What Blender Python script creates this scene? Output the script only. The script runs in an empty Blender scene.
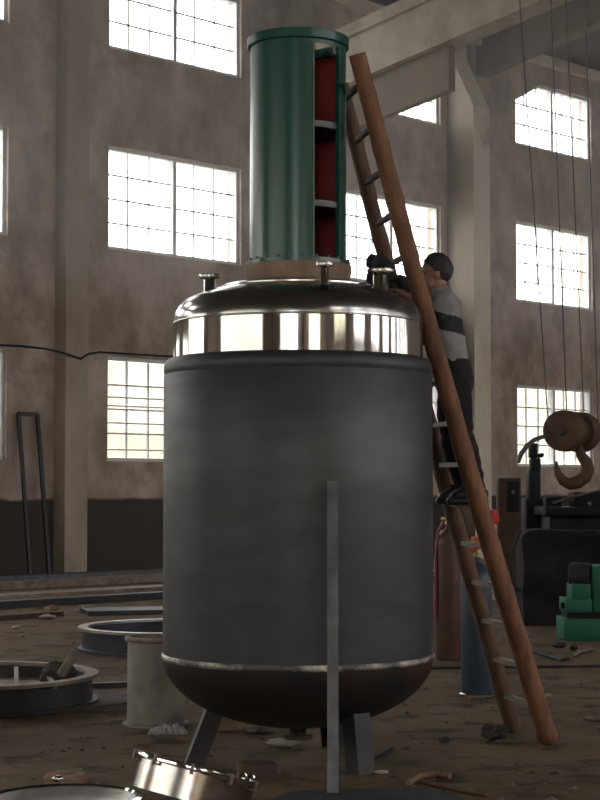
import bpy, bmesh, math, random
from mathutils import Vector, Matrix, Euler, noise

random.seed(7)
SC = bpy.context.scene
COL = SC.collection
V = Vector
PI = math.pi

# ------------------------------------------------------------------ camera
F = 1750.0                                   # focal length in pixels of the 600 x 800 frame
CAMH = 1.7
PITCH = math.atan(85 / F)
cam_d = bpy.data.cameras.new('camera')
cam_d.sensor_fit = 'VERTICAL'
cam_d.sensor_height = 36.0
cam_d.lens = F / 800 * 36.0
cam_d.clip_end = 500
cam = bpy.data.objects.new('camera', cam_d)
COL.objects.link(cam)
cam.location = (0, 0, CAMH)
cam.rotation_euler = (PI / 2 + PITCH, 0, 0)
SC.camera = cam

# ------------------------------------------------------------------ sky, exposure
world = bpy.data.worlds.new('overcast_sky')
SC.world = world
world.use_nodes = True
bg = world.node_tree.nodes['Background']
bg.inputs['Color'].default_value = (1.0, 0.955, 0.935, 1)
bg.inputs['Strength'].default_value = 4.0
SC.view_settings.view_transform = 'Standard'
SC.view_settings.look = 'None'
SC.view_settings.gamma = 1.0
SC.view_settings.use_curve_mapping = False
SC.view_settings.exposure = 1.45
SC.cycles.use_denoising = True
SC.cycles.max_bounces = 8
SC.cycles.diffuse_bounces = 5
SC.cycles.glossy_bounces = 4
SC.cycles.transparent_max_bounces = 12
SC.cycles.caustics_reflective = False
SC.cycles.caustics_refractive = False
SC.cycles.sample_clamp_indirect = 8.0

# ------------------------------------------------------------------ hall frame: s along the window wall, d inward, z up
P0 = V((-3.552, 32.496, 0))
WD = V((0.68601, 0.72759, 0))
ND = V((0.72759, -0.68601, 0))
S_MIN, S_MAX, D_MAX, EAVE, RISE = -30.0, 42.0, 36.0, 12.3, 0.18


def W(s, d, z):
    return P0 + WD * s + ND * d + V((0, 0, z))


def ray(x, y):
    u = (x - 300) / F
    v = (400 - y) / F
    return V((u, math.cos(PITCH) - v * math.sin(PITCH), math.sin(PITCH) + v * math.cos(PITCH)))


def at(x, y, Y):
    r = ray(x, y)
    return V((0, 0, CAMH)) + r * (Y / r.y)


def ground(x, y, z=0.0):
    r = ray(x, y)
    return V((0, 0, CAMH)) + r * ((z - CAMH) / r.z)


def onwall(x, y, d=0.0):
    r = ray(x, y)
    c = V((0, 0, CAMH))
    t = ((P0 + ND * d - c).dot(ND)) / r.dot(ND)
    return c + r * t


# daylight portals: they add no light, they only steer sampling to the window rows
def portal(name, s0, s1, d0, d1, z0, z1, inward):
    l = bpy.data.lights.new(name, 'AREA')
    l.shape = 'RECTANGLE'
    l.cycles.is_portal = True
    a, b = W(s0, d0, z0), W(s1, d1, z1)
    l.size = (V((b.x, b.y, 0)) - V((a.x, a.y, 0))).length
    l.size_y = z1 - z0
    o = bpy.data.objects.new(name, l)
    COL.objects.link(o)
    o.location = (a + b) / 2
    zz = -inward.normalized()
    yy = V((0, 0, 1))
    xx = yy.cross(zz)
    m = Matrix((xx, yy, zz)).transposed().to_4x4()
    o.rotation_euler = m.to_euler()


WROWS = [(2.14, 4.10), (6.10, 8.06), (9.90, 11.52)]
RIGHT_ROWS = [(4.2, 7.4), (9.90, 11.52)]
for i, (a, b) in enumerate(WROWS):
    portal('window_portal_main', S_MIN, S_MAX, -0.45, -0.45, a, b, ND)
    if i:
        portal('window_portal_opposite', S_MIN, S_MAX, D_MAX + 0.45, D_MAX + 0.45, *RIGHT_ROWS[i - 1], -ND)
# big open doorways behind the camera and to its sides
END_DOORS = [(8.0, 21.0), (26.3, 33.0)]
HIGH = (3.2, 6.8)                            # tall glazing-free openings above a parapet
BACK_DOOR = (-27.5, -18.5)
RIGHT_DOOR = (-27.5, -23.0)
for a, b in END_DOORS:
    portal('door_portal_end', S_MIN - 0.45, S_MIN - 0.45, a, b, *HIGH, WD)
portal('door_portal_main', *BACK_DOOR, -0.45, -0.45, *HIGH, ND)
portal('door_portal_opposite', *RIGHT_DOOR, D_MAX + 0.45, D_MAX + 0.45, *HIGH, -ND)


# ------------------------------------------------------------------ materials
def mat(name, color, rough=0.6, metal=0.0, color2=None, scale=4.0, stretch=(1, 1, 1), bump=0.0, bscale=30.0,
        color3=None, scale3=1.0, thr3=(0.5, 0.7), rough2=None, detail=6.0, thr=(0.35, 0.65), coat=0.0, emit=None, bstretch=None):
    m = bpy.data.materials.new(name)
    m.use_nodes = True
    nt = m.node_tree
    N, L = nt.nodes, nt.links
    p = N['Principled BSDF']
    p.inputs['Base Color'].default_value = (*color, 1)
    p.inputs['Roughness'].default_value = rough
    p.inputs['Metallic'].default_value = metal
    if coat:
        p.inputs['Coat Weight'].default_value = coat
        p.inputs['Coat Roughness'].default_value = 0.15
    tc = N.new('ShaderNodeTexCoord')

    def noise_tex(sc, st, det=detail):
        mp = N.new('ShaderNodeMapping')
        mp.inputs['Scale'].default_value = st
        L.new(tc.outputs['Object'], mp.inputs['Vector'])
        n = N.new('ShaderNodeTexNoise')
        n.inputs['Scale'].default_value = sc
        n.inputs['Detail'].default_value = det
        n.inputs['Roughness'].default_value = 0.62
        L.new(mp.outputs['Vector'], n.inputs['Vector'])
        return n

    def ramp(n, t):
        r = N.new('ShaderNodeMapRange')
        r.inputs['From Min'].default_value = t[0]
        r.inputs['From Max'].default_value = t[1]
        L.new(n.outputs['Fac'], r.inputs['Value'])
        return r.outputs['Result']

    cur = None
    if color2:
        n = noise_tex(scale, stretch)
        fac = ramp(n, thr)
        mx = N.new('ShaderNodeMix')
        mx.data_type = 'RGBA'
        mx.inputs['A'].default_value = (*color, 1)
        mx.inputs['B'].default_value = (*color2, 1)
        L.new(fac, mx.inputs['Factor'])
        cur = mx.outputs['Result']
        if rough2 is not None:
            rm = N.new('ShaderNodeMapRange')
            rm.inputs['To Min'].default_value = rough
            rm.inputs['To Max'].default_value = rough2
            L.new(fac, rm.inputs['Value'])
            L.new(rm.outputs['Result'], p.inputs['Roughness'])
    if color3:
        n3 = noise_tex(scale3, (1, 1, 1), 8)
        f3 = ramp(n3, thr3)
        mx = N.new('ShaderNodeMix')
        mx.data_type = 'RGBA'
        if cur:
            L.new(cur, mx.inputs['A'])
        else:
            mx.inputs['A'].default_value = (*color, 1)
        mx.inputs['B'].default_value = (*color3, 1)
        L.new(f3, mx.inputs['Factor'])
        cur = mx.outputs['Result']
    if cur:
        L.new(cur, p.inputs['Base Color'])
    if bump:
        nb = noise_tex(bscale, bstretch or stretch, 5)
        b = N.new('ShaderNodeBump')
        b.inputs['Strength'].default_value = bump
        b.inputs['Distance'].default_value = 0.02
        L.new(nb.outputs['Fac'], b.inputs['Height'])
        L.new(b.outputs['Normal'], p.inputs['Normal'])
    return m


def wall_material():
    m = mat('stained_plaster', (0.60, 0.505, 0.45), 0.9, 0, (0.34, 0.27, 0.225), 0.9, (1, 1, 0.7), 0.9, 5.0,
            (0.25, 0.19, 0.15), 1.1, (0.50, 0.72), thr=(0.38, 0.62), detail=10.0)
    nt = m.node_tree
    N, L = nt.nodes, nt.links
    p = N['Principled BSDF']
    src = p.inputs['Base Color'].links[0].from_socket
    # worn dark oil-paint dado up to about 1.5 m
    tc = N.new('ShaderNodeTexCoord')
    sp = N.new('ShaderNodeSeparateXYZ')
    L.new(tc.outputs['Object'], sp.inputs[0])
    nz = N.new('ShaderNodeTexNoise')
    nz.inputs['Scale'].default_value = 1.3
    L.new(tc.outputs['Object'], nz.inputs['Vector'])
    ma = N.new('ShaderNodeMath')
    ma.operation = 'MULTIPLY_ADD'
    ma.inputs[1].default_value = 0.10
    L.new(nz.outputs['Fac'], ma.inputs[0])
    L.new(sp.outputs['Z'], ma.inputs[2])
    mr = N.new('ShaderNodeMapRange')
    mr.inputs['From Min'].default_value = 1.47
    mr.inputs['From Max'].default_value = 1.53
    mr.inputs['To Min'].default_value = 1
    mr.inputs['To Max'].default_value = 0
    L.new(ma.outputs[0], mr.inputs['Value'])
    mx = N.new('ShaderNodeMix')
    mx.data_type = 'RGBA'
    L.new(mr.outputs['Result'], mx.inputs['Factor'])
    L.new(src, mx.inputs['A'])
    mx.inputs['B'].default_value = (0.065, 0.055, 0.05, 1)
    L.new(mx.outputs['Result'], p.inputs['Base Color'])
    return m


def glass_material(name, tint, gloss=0.08):
    m = bpy.data.materials.new(name)
    m.use_nodes = True
    N, L = m.node_tree.nodes, m.node_tree.links
    N.remove(N['Principled BSDF'])
    t = N.new('ShaderNodeBsdfTransparent')
    t.inputs['Color'].default_value = (*tint, 1)
    g = N.new('ShaderNodeBsdfGlossy')
    g.inputs['Roughness'].default_value = 0.05
    mx = N.new('ShaderNodeMixShader')
    mx.inputs['Fac'].default_value = gloss
    L.new(t.outputs[0], mx.inputs[1])
    L.new(g.outputs[0], mx.inputs[2])
    L.new(mx.outputs[0], N['Material Output'].inputs['Surface'])
    return m


M = {}
M['wall'] = wall_material()
M['concrete'] = mat('old_concrete', (0.60, 0.54, 0.44), 0.9, 0, (0.42, 0.365, 0.29), 1.6, (1, 1, 1), 0.4, 14.0, (0.32, 0.27, 0.21), 0.8, (0.55, 0.75))
M['pilaster'] = mat('pilaster_plaster', (0.50, 0.43, 0.36), 0.9, 0, (0.34, 0.28, 0.225), 1.0, (1, 1, 0.5), 0.3, 12.0)
M['column_side'] = mat('dark_plaster_web_shade', (0.29, 0.235, 0.185), 0.9, 0, (0.20, 0.16, 0.125), 1.0, (1, 1, 0.5), 0.3, 12.0)  # darker plaster tone; on the girder web it paints in the shade
M['column'] = mat('pale_limewash', (0.80, 0.74, 0.62), 0.9, 0, (0.64, 0.58, 0.47), 1.2, (1, 1, 0.5), 0.3, 12.0, (0.36, 0.31, 0.25), 0.9, (0.58, 0.75))
M['roof'] = mat('dark_roof_board', (0.13, 0.10, 0.085), 0.9, 0, (0.08, 0.065, 0.055), 0.8, (1, 1, 1), 0.2, 6.0)
M['floor'] = mat('dirty_floor', (0.185, 0.135, 0.086), 0.95, 0, (0.10, 0.075, 0.051), 0.7, (1, 1, 1), 0.6, 22.0, (0.055, 0.042, 0.032), 2.6, (0.52, 0.64))
M['outside'] = mat('outside_ground', (0.35, 0.35, 0.32), 0.9)
M['whitepaint'] = mat('white_window_paint', (0.75, 0.75, 0.75), 0.6, 0, (0.62, 0.62, 0.61), 3)
M['glass'] = glass_material('window_glass', (0.95, 0.97, 0.97))
M['glass_dimmed'] = glass_material('dimmed_glass', (0.60, 0.605, 0.62), 0.03)  # grey tint put in to dim the daylight through the lower panes
M['steel_dark'] = mat('mill_scale_steel', (0.066, 0.069, 0.075), 0.42, 0.4, (0.048, 0.050, 0.055), 2.2, (1, 1, 3.5), 0.05, 40.0, (0.094, 0.093, 0.094), 0.9, (0.5, 0.8), rough2=0.5)
M['steel_head'] = mat('rusty_dark_head', (0.045, 0.037, 0.034), 0.45, 0.4, (0.028, 0.027, 0.028), 2.0, (1, 1, 1), 0.06, 30.0, (0.085, 0.038, 0.028), 1.6, (0.52, 0.72))
M['weld'] = mat('bright_weld', (0.16, 0.145, 0.135), 0.45, 0.7, (0.75, 0.70, 0.66), 2.6, (1, 1, 1), 0.6, 60.0, thr=(0.47, 0.6))
M['stainless'] = mat('polished_stainless', (0.55, 0.545, 0.53), 0.05, 1.0, (0.48, 0.475, 0.46), 3, (1, 1, 4), 0.0, 30, rough2=0.09)
M['stainless_satin'] = mat('satin_stainless', (0.50, 0.495, 0.485), 0.17, 1.0, (0.42, 0.415, 0.41), 3, (1, 1, 2), 0.0, 30, rough2=0.24)
M['stainless_pickled'] = mat('pickled_stainless', (0.52, 0.51, 0.49), 0.4, 0.55, (0.40, 0.385, 0.36), 4, (1, 1, 1), 0.03, 30)
M['stainless_dull'] = mat('brushed_stainless', (0.62, 0.61, 0.59), 0.24, 1.0, (0.5, 0.48, 0.45), 4, (1, 1, 3), 0.03, 30)
M['stainless_heat'] = mat('heat_tinted_stainless', (0.46, 0.44, 0.42), 0.22, 1.0, (0.36, 0.25, 0.17), 3.5, (1, 1, 2.5), 0.03, 30, thr=(0.45, 0.7))
M['green'] = mat('deep_green_enamel', (0.005, 0.085, 0.062), 0.30, 0.0, (0.003, 0.058, 0.040), 2.5, (1, 1, 0.4), 0.02, 40, coat=0.15)
M['red_primer'] = mat('red_primer', (0.52, 0.10, 0.09), 0.6, 0, (0.42, 0.08, 0.075), 3)
M['tan_rust'] = mat('tan_primer_rust', (0.36, 0.26, 0.19), 0.8, 0.1, (0.24, 0.155, 0.11), 6, (1, 1, 1), 0.3, 50)
M['rust'] = mat('rust_brown', (0.26, 0.155, 0.105), 0.8, 0.2, (0.16, 0.085, 0.055), 7, (1, 1, 1), 0.3, 50, (0.30, 0.22, 0.16), 3, (0.5, 0.7))
M['rust_dark'] = mat('dark_rust', (0.085, 0.05, 0.038), 0.8, 0.2, (0.05, 0.035, 0.03), 7, (1, 1, 1), 0.3, 50)
M['black_steel'] = mat('blackened_steel', (0.045, 0.042, 0.045), 0.5, 0.4, (0.03, 0.028, 0.03), 5, (1, 1, 1), 0.15, 40)
M['black_plate'] = mat('dull_black_plate', (0.04, 0.04, 0.045), 0.75, 0.1, (0.03, 0.03, 0.033), 5, (1, 1, 1), 0.15, 40)
M['blue_steel'] = mat('blue_black_steel', (0.055, 0.065, 0.085), 0.35, 0.5, (0.035, 0.04, 0.055), 4, (1, 1, 1), 0.1, 30)
M['rim_bright'] = mat('bare_rim_metal', (0.5, 0.47, 0.44), 0.35, 0.9, (0.28, 0.25, 0.23), 6)
M['rim_rusty'] = mat('rusty_rim_metal', (0.30, 0.25, 0.21), 0.6, 0.4, (0.15, 0.115, 0.095), 6, (1, 1, 1), 0.2, 40)
M['grey_pipe'] = mat('weathered_grey_pipe', (0.27, 0.25, 0.215), 0.6, 0.35, (0.20, 0.18, 0.15), 4, (1, 1, 1), 0.12, 30, (0.16, 0.13, 0.1), 2.5, (0.55, 0.75))
M['galv'] = mat('galvanised_angle', (0.15, 0.152, 0.16), 0.5, 0.5, (0.09, 0.09, 0.096), 7, (1, 1, 1), 0.08, 50)
M['wood'] = mat('orange_brown_pole', (0.27, 0.12, 0.055), 0.65, 0, (0.12, 0.052, 0.028), 4, (3, 3, 0.7), 0.35, 28, (0.10, 0.055, 0.034), 2.2, (0.55, 0.75), bstretch=(4, 4, 0.6))
M['wood_dark'] = mat('dark_brown_pole', (0.15, 0.075, 0.042), 0.7, 0, (0.08, 0.043, 0.028), 4, (3, 3, 0.7), 0.35, 28)
M['rung'] = mat('worn_rung', (0.22, 0.18, 0.15), 0.5, 0.2, (0.12, 0.10, 0.085), 8, (1, 1, 1), 0.2, 40)
M['rung_dark'] = mat('dark_rung', (0.12, 0.085, 0.065), 0.7, 0, (0.07, 0.05, 0.04), 8)
M['cyl_brown'] = mat('brown_cylinder_paint', (0.10, 0.055, 0.036), 0.5, 0.1, (0.07, 0.038, 0.026), 5)
M['cyl_blue'] = mat('slate_blue_paint', (0.038, 0.058, 0.085), 0.45, 0.05, (0.027, 0.042, 0.064), 5)
M['brass'] = mat('brass', (0.45, 0.33, 0.14), 0.4, 0.9)
M['red'] = mat('bright_red_paint', (0.62, 0.035, 0.025), 0.5, 0, (0.5, 0.03, 0.02), 6)
M['orange'] = mat('orange_red_paint', (0.55, 0.10, 0.035), 0.5)
M['rosy'] = mat('rose_red_hose', (0.22, 0.03, 0.045), 0.5)
M['rotator'] = mat('bright_green_paint', (0.0, 0.105, 0.055), 0.55, 0, (0.0, 0.10, 0.05), 4, (1, 1, 1), 0.04, 30)
M['rubber'] = mat('black_rubber', (0.03, 0.03, 0.032), 0.6)
M['hook'] = mat('rusty_hook_steel', (0.10, 0.05, 0.03), 0.65, 0.2, (0.045, 0.028, 0.02), 6, (1, 1, 1), 0.25, 40, (0.15, 0.085, 0.038), 3, (0.52, 0.7))
M['hook_dark'] = mat('greasy_hook_steel', (0.075, 0.055, 0.045), 0.5, 0.4, (0.045, 0.036, 0.032), 6)
M['rope'] = mat('wire_rope', (0.09, 0.085, 0.08), 0.6, 0.3)
M['tarp'] = mat('dark_tarpaulin', (0.026, 0.022, 0.023), 0.85, 0, (0.016, 0.014, 0.015), 3, (1, 1, 1), 0.3, 12)
M['machine'] = mat('dark_machine_green', (0.018, 0.028, 0.025), 0.5, 0.1, (0.012, 0.016, 0.015), 4)
M['machine_dark'] = mat('dark_machine_iron', (0.020, 0.018, 0.0175), 0.6, 0.1, (0.013, 0.012, 0.012), 4)
M['cabinet'] = mat('brown_cabinet_paint', (0.075, 0.045, 0.033), 0.6, 0, (0.05, 0.032, 0.026), 4)
M['plastic'] = mat('milky_plastic', (0.55, 0.55, 0.56), 0.35)
M['plastic'].node_tree.nodes['Principled BSDF'].inputs['Alpha'].default_value = 0.45
M['stone'] = mat('grey_brown_scrap', (0.24, 0.21, 0.17), 0.9, 0, (0.12, 0.10, 0.085), 10, (1, 1, 1), 0.4, 40)
M['clod'] = mat('dark_clod', (0.075, 0.062, 0.054), 0.9, 0, (0.04, 0.035, 0.032), 14, (1, 1, 1), 0.6, 40)
M['paper'] = mat('pale_scrap', (0.42, 0.39, 0.34), 0.8, 0, (0.3, 0.27, 0.23), 12)
M['skin'] = mat('skin', (0.36, 0.20, 0.145), 0.55, 0, (0.31, 0.165, 0.12), 12)
M['hair'] = mat('black_hair', (0.022, 0.018, 0.018), 0.55, 0, (0.035, 0.028, 0.027), 30, (1, 1, 1), 0.5, 90)
M['shirt'] = mat('grey_knit', (0.30, 0.29, 0.29), 0.9, 0, (0.24, 0.23, 0.23), 10, (1, 1, 1), 0.3, 18)
M['shirt_black'] = mat('black_knit', (0.028, 0.028, 0.034), 0.9, 0, (0.02, 0.02, 0.025), 10)
M['trousers'] = mat('dark_trousers', (0.032, 0.028, 0.031), 0.85, 0, (0.024, 0.022, 0.025), 6, (1, 1, 1), 0.3, 14)
M['glove'] = mat('black_glove', (0.022, 0.022, 0.025), 0.8, 0, (0.03, 0.028, 0.03), 14, (1, 1, 1), 0.3, 30)
M['shoe'] = mat('black_shoe', (0.025, 0.023, 0.023), 0.5)
M['pale_wall'] = mat('pale_render', (0.62, 0.66, 0.62), 0.9, 0, (0.55, 0.58, 0.54), 1)
M['pink_wall'] = mat('pink_render', (0.62, 0.36, 0.40), 0.9)
M['yellow_wall'] = mat('cream_render', (0.62, 0.60, 0.45), 0.9)
M['bark'] = mat('leafy_green', (0.16, 0.24, 0.12), 0.9, 0, (0.10, 0.17, 0.08), 6)

for k_ in ('tarp', 'machine', 'machine_dark', 'cabinet', 'floor', 'trousers', 'rubber'):
    M[k_].node_tree.nodes['Principled BSDF'].inputs['Specular IOR Level'].default_value = 0.15
WORLD_LOC = {}


# ------------------------------------------------------------------ object helpers
class G:
    """collects geometry in world space; build() links it as one mesh object"""

    def __init__(self):
        self.v, self.f, self.mi = [], [], []
        self.cur = 0

    def add(self, vs, fs, M4=None):
        b = len(self.v)
        self.v += [(M4 @ V(p)) if M4 else V(p) for p in vs]
        for q in fs:
            self.f.append(tuple(i + b for i in q))
            self.mi.append(self.cur)
        return self

    def hexa(self, p):                       # eight corners: bottom ring 0-3, top ring 4-7
        return self.add(p, [(0, 3, 2, 1), (4, 5, 6, 7), (0, 1, 5, 4), (1, 2, 6, 5), (2, 3, 7, 6), (3, 0, 4, 7)])

    def box(self, c, size, M4=None):
        x, y, z = size[0] / 2, size[1] / 2, size[2] / 2
        c = V(c)
        ps = [c + V(q) for q in ((-x, -y, -z), (x, -y, -z), (x, y, -z), (-x, y, -z), (-x, -y, z), (x, -y, z), (x, y, z), (-x, y, z))]
        if M4:
            ps = [M4 @ q for q in ps]
        return self.hexa(ps)

    def bbox(self, c, size, bev=0.01, M4=None):           # box with chamfered edges
        bm = bmesh.new()
        bmesh.ops.create_cube(bm, size=1)
        for v in bm.verts:
            v.co = V((v.co.x * size[0], v.co.y * size[1], v.co.z * size[2])) + V(c)
        bmesh.ops.bevel(bm, geom=bm.edges[:], offset=bev, segments=2, affect='EDGES', profile=0.5)
        bm.verts.index_update()
        self.add([v.co.copy() for v in bm.verts], [tuple(q.index for q in fa.verts) for fa in bm.faces], M4)
        bm.free()
        return self

    def hall(self, s0, s1, d0, d1, z0, z1):               # box in hall coordinates
        return self.hexa([W(s0, d0, z0), W(s1, d0, z0), W(s1, d1, z0), W(s0, d1, z0),
                          W(s0, d0, z1), W(s1, d0, z1), W(s1, d1, z1), W(s0, d1, z1)])

    def lathe(self, prof, c=(0, 0, 0), n=64, closed=False, M4=None, a0=0.0, a1=2 * PI):
        """prof: list of (r, z); revolved about z through c"""
        full = abs(a1 - a0 - 2 * PI) < 1e-6
        cols = n if full else n + 1
        vs, fs = [], []
        for k in range(cols):
            a = a0 + (a1 - a0) * k / n
            for (r, z) in prof:
                vs.append(V((r * math.cos(a), r * math.sin(a), z)) + V(c))
        m = len(prof)
        for k in range(n):
            k2 = (k + 1) % cols
            for j in range(m - 1 + (1 if closed else 0)):
                j2 = (j + 1) % m
                fs.append((k * m + j, k2 * m + j, k2 * m + j2, k * m + j2))
        if closed and not full:
            fs.append(tuple(range(m - 1, -1, -1)))
            fs.append(tuple((cols - 1) * m + j for j in range(m)))
        return self.add(vs, fs, M4)

    def tube(self, pts, rad, n=10, cap=True):
        pts = [V(p) for p in pts]
        if not isinstance(rad, (list, tuple)):
            rad = [rad] * len(pts)
        vs, fs = [], []
        up = None
        for i, p in enumerate(pts):
            t = (pts[min(i + 1, len(pts) - 1)] - pts[max(i - 1, 0)]).normalized()
            if up is None:
                up = t.orthogonal().normalized()
            up = (up - t * up.dot(t)).normalized()
            bn = t.cross(up)
            for k in range(n):
                a = 2 * PI * k / n
                vs.append(p + (up * math.cos(a) + bn * math.sin(a)) * rad[i])
        for i in range(len(pts) - 1):
            for k in range(n):
                k2 = (k + 1) % n
                fs.append((i * n + k, i * n + k2, (i + 1) * n + k2, (i + 1) * n + k))
        if cap:
            fs.append(tuple(range(n - 1, -1, -1)))
            fs.append(tuple((len(pts) - 1) * n + k for k in range(n)))
        return self.add(vs, fs)

    def bar(self, a, b, w, h, up=V((0, 0, 1))):           # rectangular bar from a to b
        a, b = V(a), V(b)
        t = (b - a).normalized()
        x = t.cross(up)
        if x.length < 1e-4:
            x = t.orthogonal()
        x.normalize()
        u = x.cross(t)
        ps = []
        for p in (a, b):
            ps += [p - x * w / 2 - u * h / 2, p + x * w / 2 - u * h / 2, p + x * w / 2 + u * h / 2, p - x * w / 2 + u * h / 2]
        return self.hexa(ps)

    def blob(self, c, size, seed=0, rough=0.35, sub=2, M4=None):
        bm = bmesh.new()
        bmesh.ops.create_icosphere(bm, subdivisions=sub, radius=1)
        for v in bm.verts:
            k = 1 + rough * noise.noise(v.co * 1.7 + V((seed * 3.1, seed * 1.7, 0)))
            v.co = V((v.co.x * size[0], v.co.y * size[1], v.co.z * size[2])) * k
        bm.verts.index_update()
        mm = Matrix.Translation(V(c)) @ (M4 or Matrix())
        self.add([v.co.copy() for v in bm.verts], [tuple(q.index for q in fa.verts) for fa in bm.faces], mm)
        bm.free()
        return self

    def mesh(self, name, mats, origin, smooth):
        me = bpy.data.meshes.new(name)
        me.from_pydata([tuple(p - origin) for p in self.v], [], self.f)
        for m in (mats if isinstance(mats, (list, tuple)) else [mats]):
            me.materials.append(M[m])
        if any(self.mi):
            me.polygons.foreach_set('material_index', self.mi)
        me.validate()
        bm = bmesh.new()
        bm.from_mesh(me)
        bmesh.ops.recalc_face_normals(bm, faces=bm.faces)
        bm.to_mesh(me)
        bm.free()
        if smooth:
            me.polygons.foreach_set('use_smooth', [True] * len(me.polygons))
            me.set_sharp_from_angle(angle=math.radians(smooth))
        me.update()
        return me

    def build(self, name, mats, parent=None, smooth=35, origin=None):
        if origin is None:
            if parent is None:
                xs = [p.x for p in self.v]
                ys = [p.y for p in self.v]
                origin = V(((min(xs) + max(xs)) / 2, (min(ys) + max(ys)) / 2, min(p.z for p in self.v)))
            else:
                xs = [p.x for p in self.v]
                ys = [p.y for p in self.v]
                zs = [p.z for p in self.v]
                origin = V(((min(xs) + max(xs)) / 2, (min(ys) + max(ys)) / 2, (min(zs) + max(zs)) / 2))
        origin = V(origin)
        return link(name, self.mesh(name, mats, origin, smooth), origin, parent)


def link(name, me, wloc, parent=None):
    o = bpy.data.objects.new(name, me)
    COL.objects.link(o)
    wloc = V(wloc)
    WORLD_LOC[o.name] = wloc
    if parent is not None:
        o.parent = parent
        o.location = wloc - WORLD_LOC[parent.name]
    else:
        o.location = wloc
    return o


def thing(name, loc, label, cat, group=None):
    o = link(name, None, loc)
    o.empty_display_size = 0.1
    return tag(o, label, cat, group)


def tag(o, label=None, cat=None, group=None, kind=None):
    if label:
        o['label'] = label
    if cat:
        o['category'] = cat
    if group:
        o['group'] = group
    if kind:
        o['kind'] = kind
    return o


# ================================================================== the setting
# floor
g = G()
g.hall(S_MIN, S_MAX, 0, D_MAX, -0.3, 0.0)
tag(g.build('floor', 'floor', smooth=0, origin=(0, 0, 0)), 'dirty brown workshop floor strewn with scrap', kind='structure')
# yard outside the windows
g = G()
g.hall(S_MIN - 60, S_MAX + 60, -70, -0.45, -0.45, -0.3)
g.hall(S_MIN - 60, S_MAX + 60, D_MAX + 0.45, D_MAX + 60, -0.45, -0.3)
g.hall(S_MIN - 60, S_MIN - 0.45, -0.45, D_MAX + 0.45, -0.45, -0.3)
tag(g.build('ground_outside', 'outside', smooth=0, origin=(0, 0, -0.3)), 'pale yard ground outside the hall windows', kind='structure')

BAYS = [(-5.78, -2.36), (-0.04, 3.45), (6.55, 9.86), (12.75, 15.97)]
lo, hi = [], []
k = -5.78
while k - 6.2 > S_MIN + 1:
    k -= 6.2
    lo.append((k, k + 3.4))
k = 12.75
while k + 6.2 + 3.4 < S_MAX - 1:
    k += 6.2
    hi.append((k, k + 3.3))
ALL_BAYS = sorted(lo + BAYS + hi)


def openings_wall(name, put, lo_, hi_, holes, top, label, mt='wall'):
    """holes: (a, b, [(z0, z1), ...]) along the wall; put(g, a, b, z0, z1) adds one wall block"""
    g = G()
    prev = lo_
    for (a, b, zs) in sorted(holes):
        put(g, prev, a, 0, top)
        z = 0.0
        for (z0, z1) in zs:
            if z0 > z:
                put(g, a, b, z, z0)
            z = z1
        put(g, a, b, z, top)
        prev = b
    put(g, prev, hi_, 0, top)
    return tag(g.build(name, mt, smooth=0, origin=(0, 0, 0)), label, kind='structure')


BACK_BAYS = [q for q in ALL_BAYS if q[0] > BACK_DOOR[1] + 0.3]
RIGHT_BAYS = [q for q in ALL_BAYS if q[0] > RIGHT_DOOR[1] + 0.3]
EB = []
openings_wall('wall_back', lambda g, a, b, z0, z1: g.hall(a, b, -0.4, 0, z0, z1), S_MIN - 0.4, S_MAX + 0.4,
              [(a, b, WROWS) for a, b in BACK_BAYS] + [(*BACK_DOOR, [HIGH])], EAVE, 'stained grey-brown plaster wall with three rows of windows')
openings_wall('wall_right', lambda g, a, b, z0, z1: g.hall(a, b, D_MAX, D_MAX + 0.4, z0, z1), S_MIN - 0.4, S_MAX + 0.4,
              [(a, b, RIGHT_ROWS) for a, b in RIGHT_BAYS] + [(*RIGHT_DOOR, [HIGH])], EAVE, 'plaster wall on the camera side of the hall')
openings_wall('wall_left', lambda g, a, b, z0, z1: g.hall(S_MIN - 0.4, S_MIN, a, b, z0, z1), 0, D_MAX,
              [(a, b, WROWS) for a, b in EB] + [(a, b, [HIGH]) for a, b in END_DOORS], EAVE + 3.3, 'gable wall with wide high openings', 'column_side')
g = G()
g.hall(S_MAX, S_MAX + 0.4, 0, D_MAX, 0, EAVE + 3.3)
tag(g.build('wall_far', 'wall', smooth=0, origin=(0, 0, 0)), 'far closed gable wall of the hall', kind='structure')
# roof
g = G()
half = D_MAX / 2
zt = EAVE + RISE * half
for (da, db, za, zb) in ((-0.6, half, EAVE - 0.1, zt), (half, D_MAX + 0.6, zt, EAVE - 0.1)):
    g.hexa([W(S_MIN - 0.6, da, za), W(S_MAX + 0.6, da, za), W(S_MAX + 0.6, db, zb), W(S_MIN - 0.6, db, zb),
            W(S_MIN - 0.6, da, za + 0.25), W(S_MAX + 0.6, da, za + 0.25), W(S_MAX + 0.6, db, zb + 0.25), W(S_MIN - 0.6, db, zb + 0.25)])
tag(g.build('ceiling', 'roof', smooth=0, origin=(0, 0, 0)), 'dark pitched roof underside', kind='structure')
# eave strip along the wall top
g = G()
g.hall(S_MIN, S_MAX, 0.0, 0.18, EAVE - 0.32, EAVE - 0.10)
tag(g.build('trim_1', 'column', smooth=0), 'pale strip along the top of the window wall', kind='structure')

# pilasters on the window wall
pn = 2
for s in (-7.05, -1.03, 4.95):
    g = G()
    g.hall(s - 0.26, s + 0.26, 0, 0.32, 0, EAVE - 0.35)
    tag(g.build('trim_%d' % pn, 'pilaster', smooth=0),
        ['plaster pilaster left of the black leaning frame', 'plaster pilaster right of the black leaning frame',
         'plaster pilaster behind the green stand'][pn - 2], kind='structure')
    pn += 1

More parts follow.
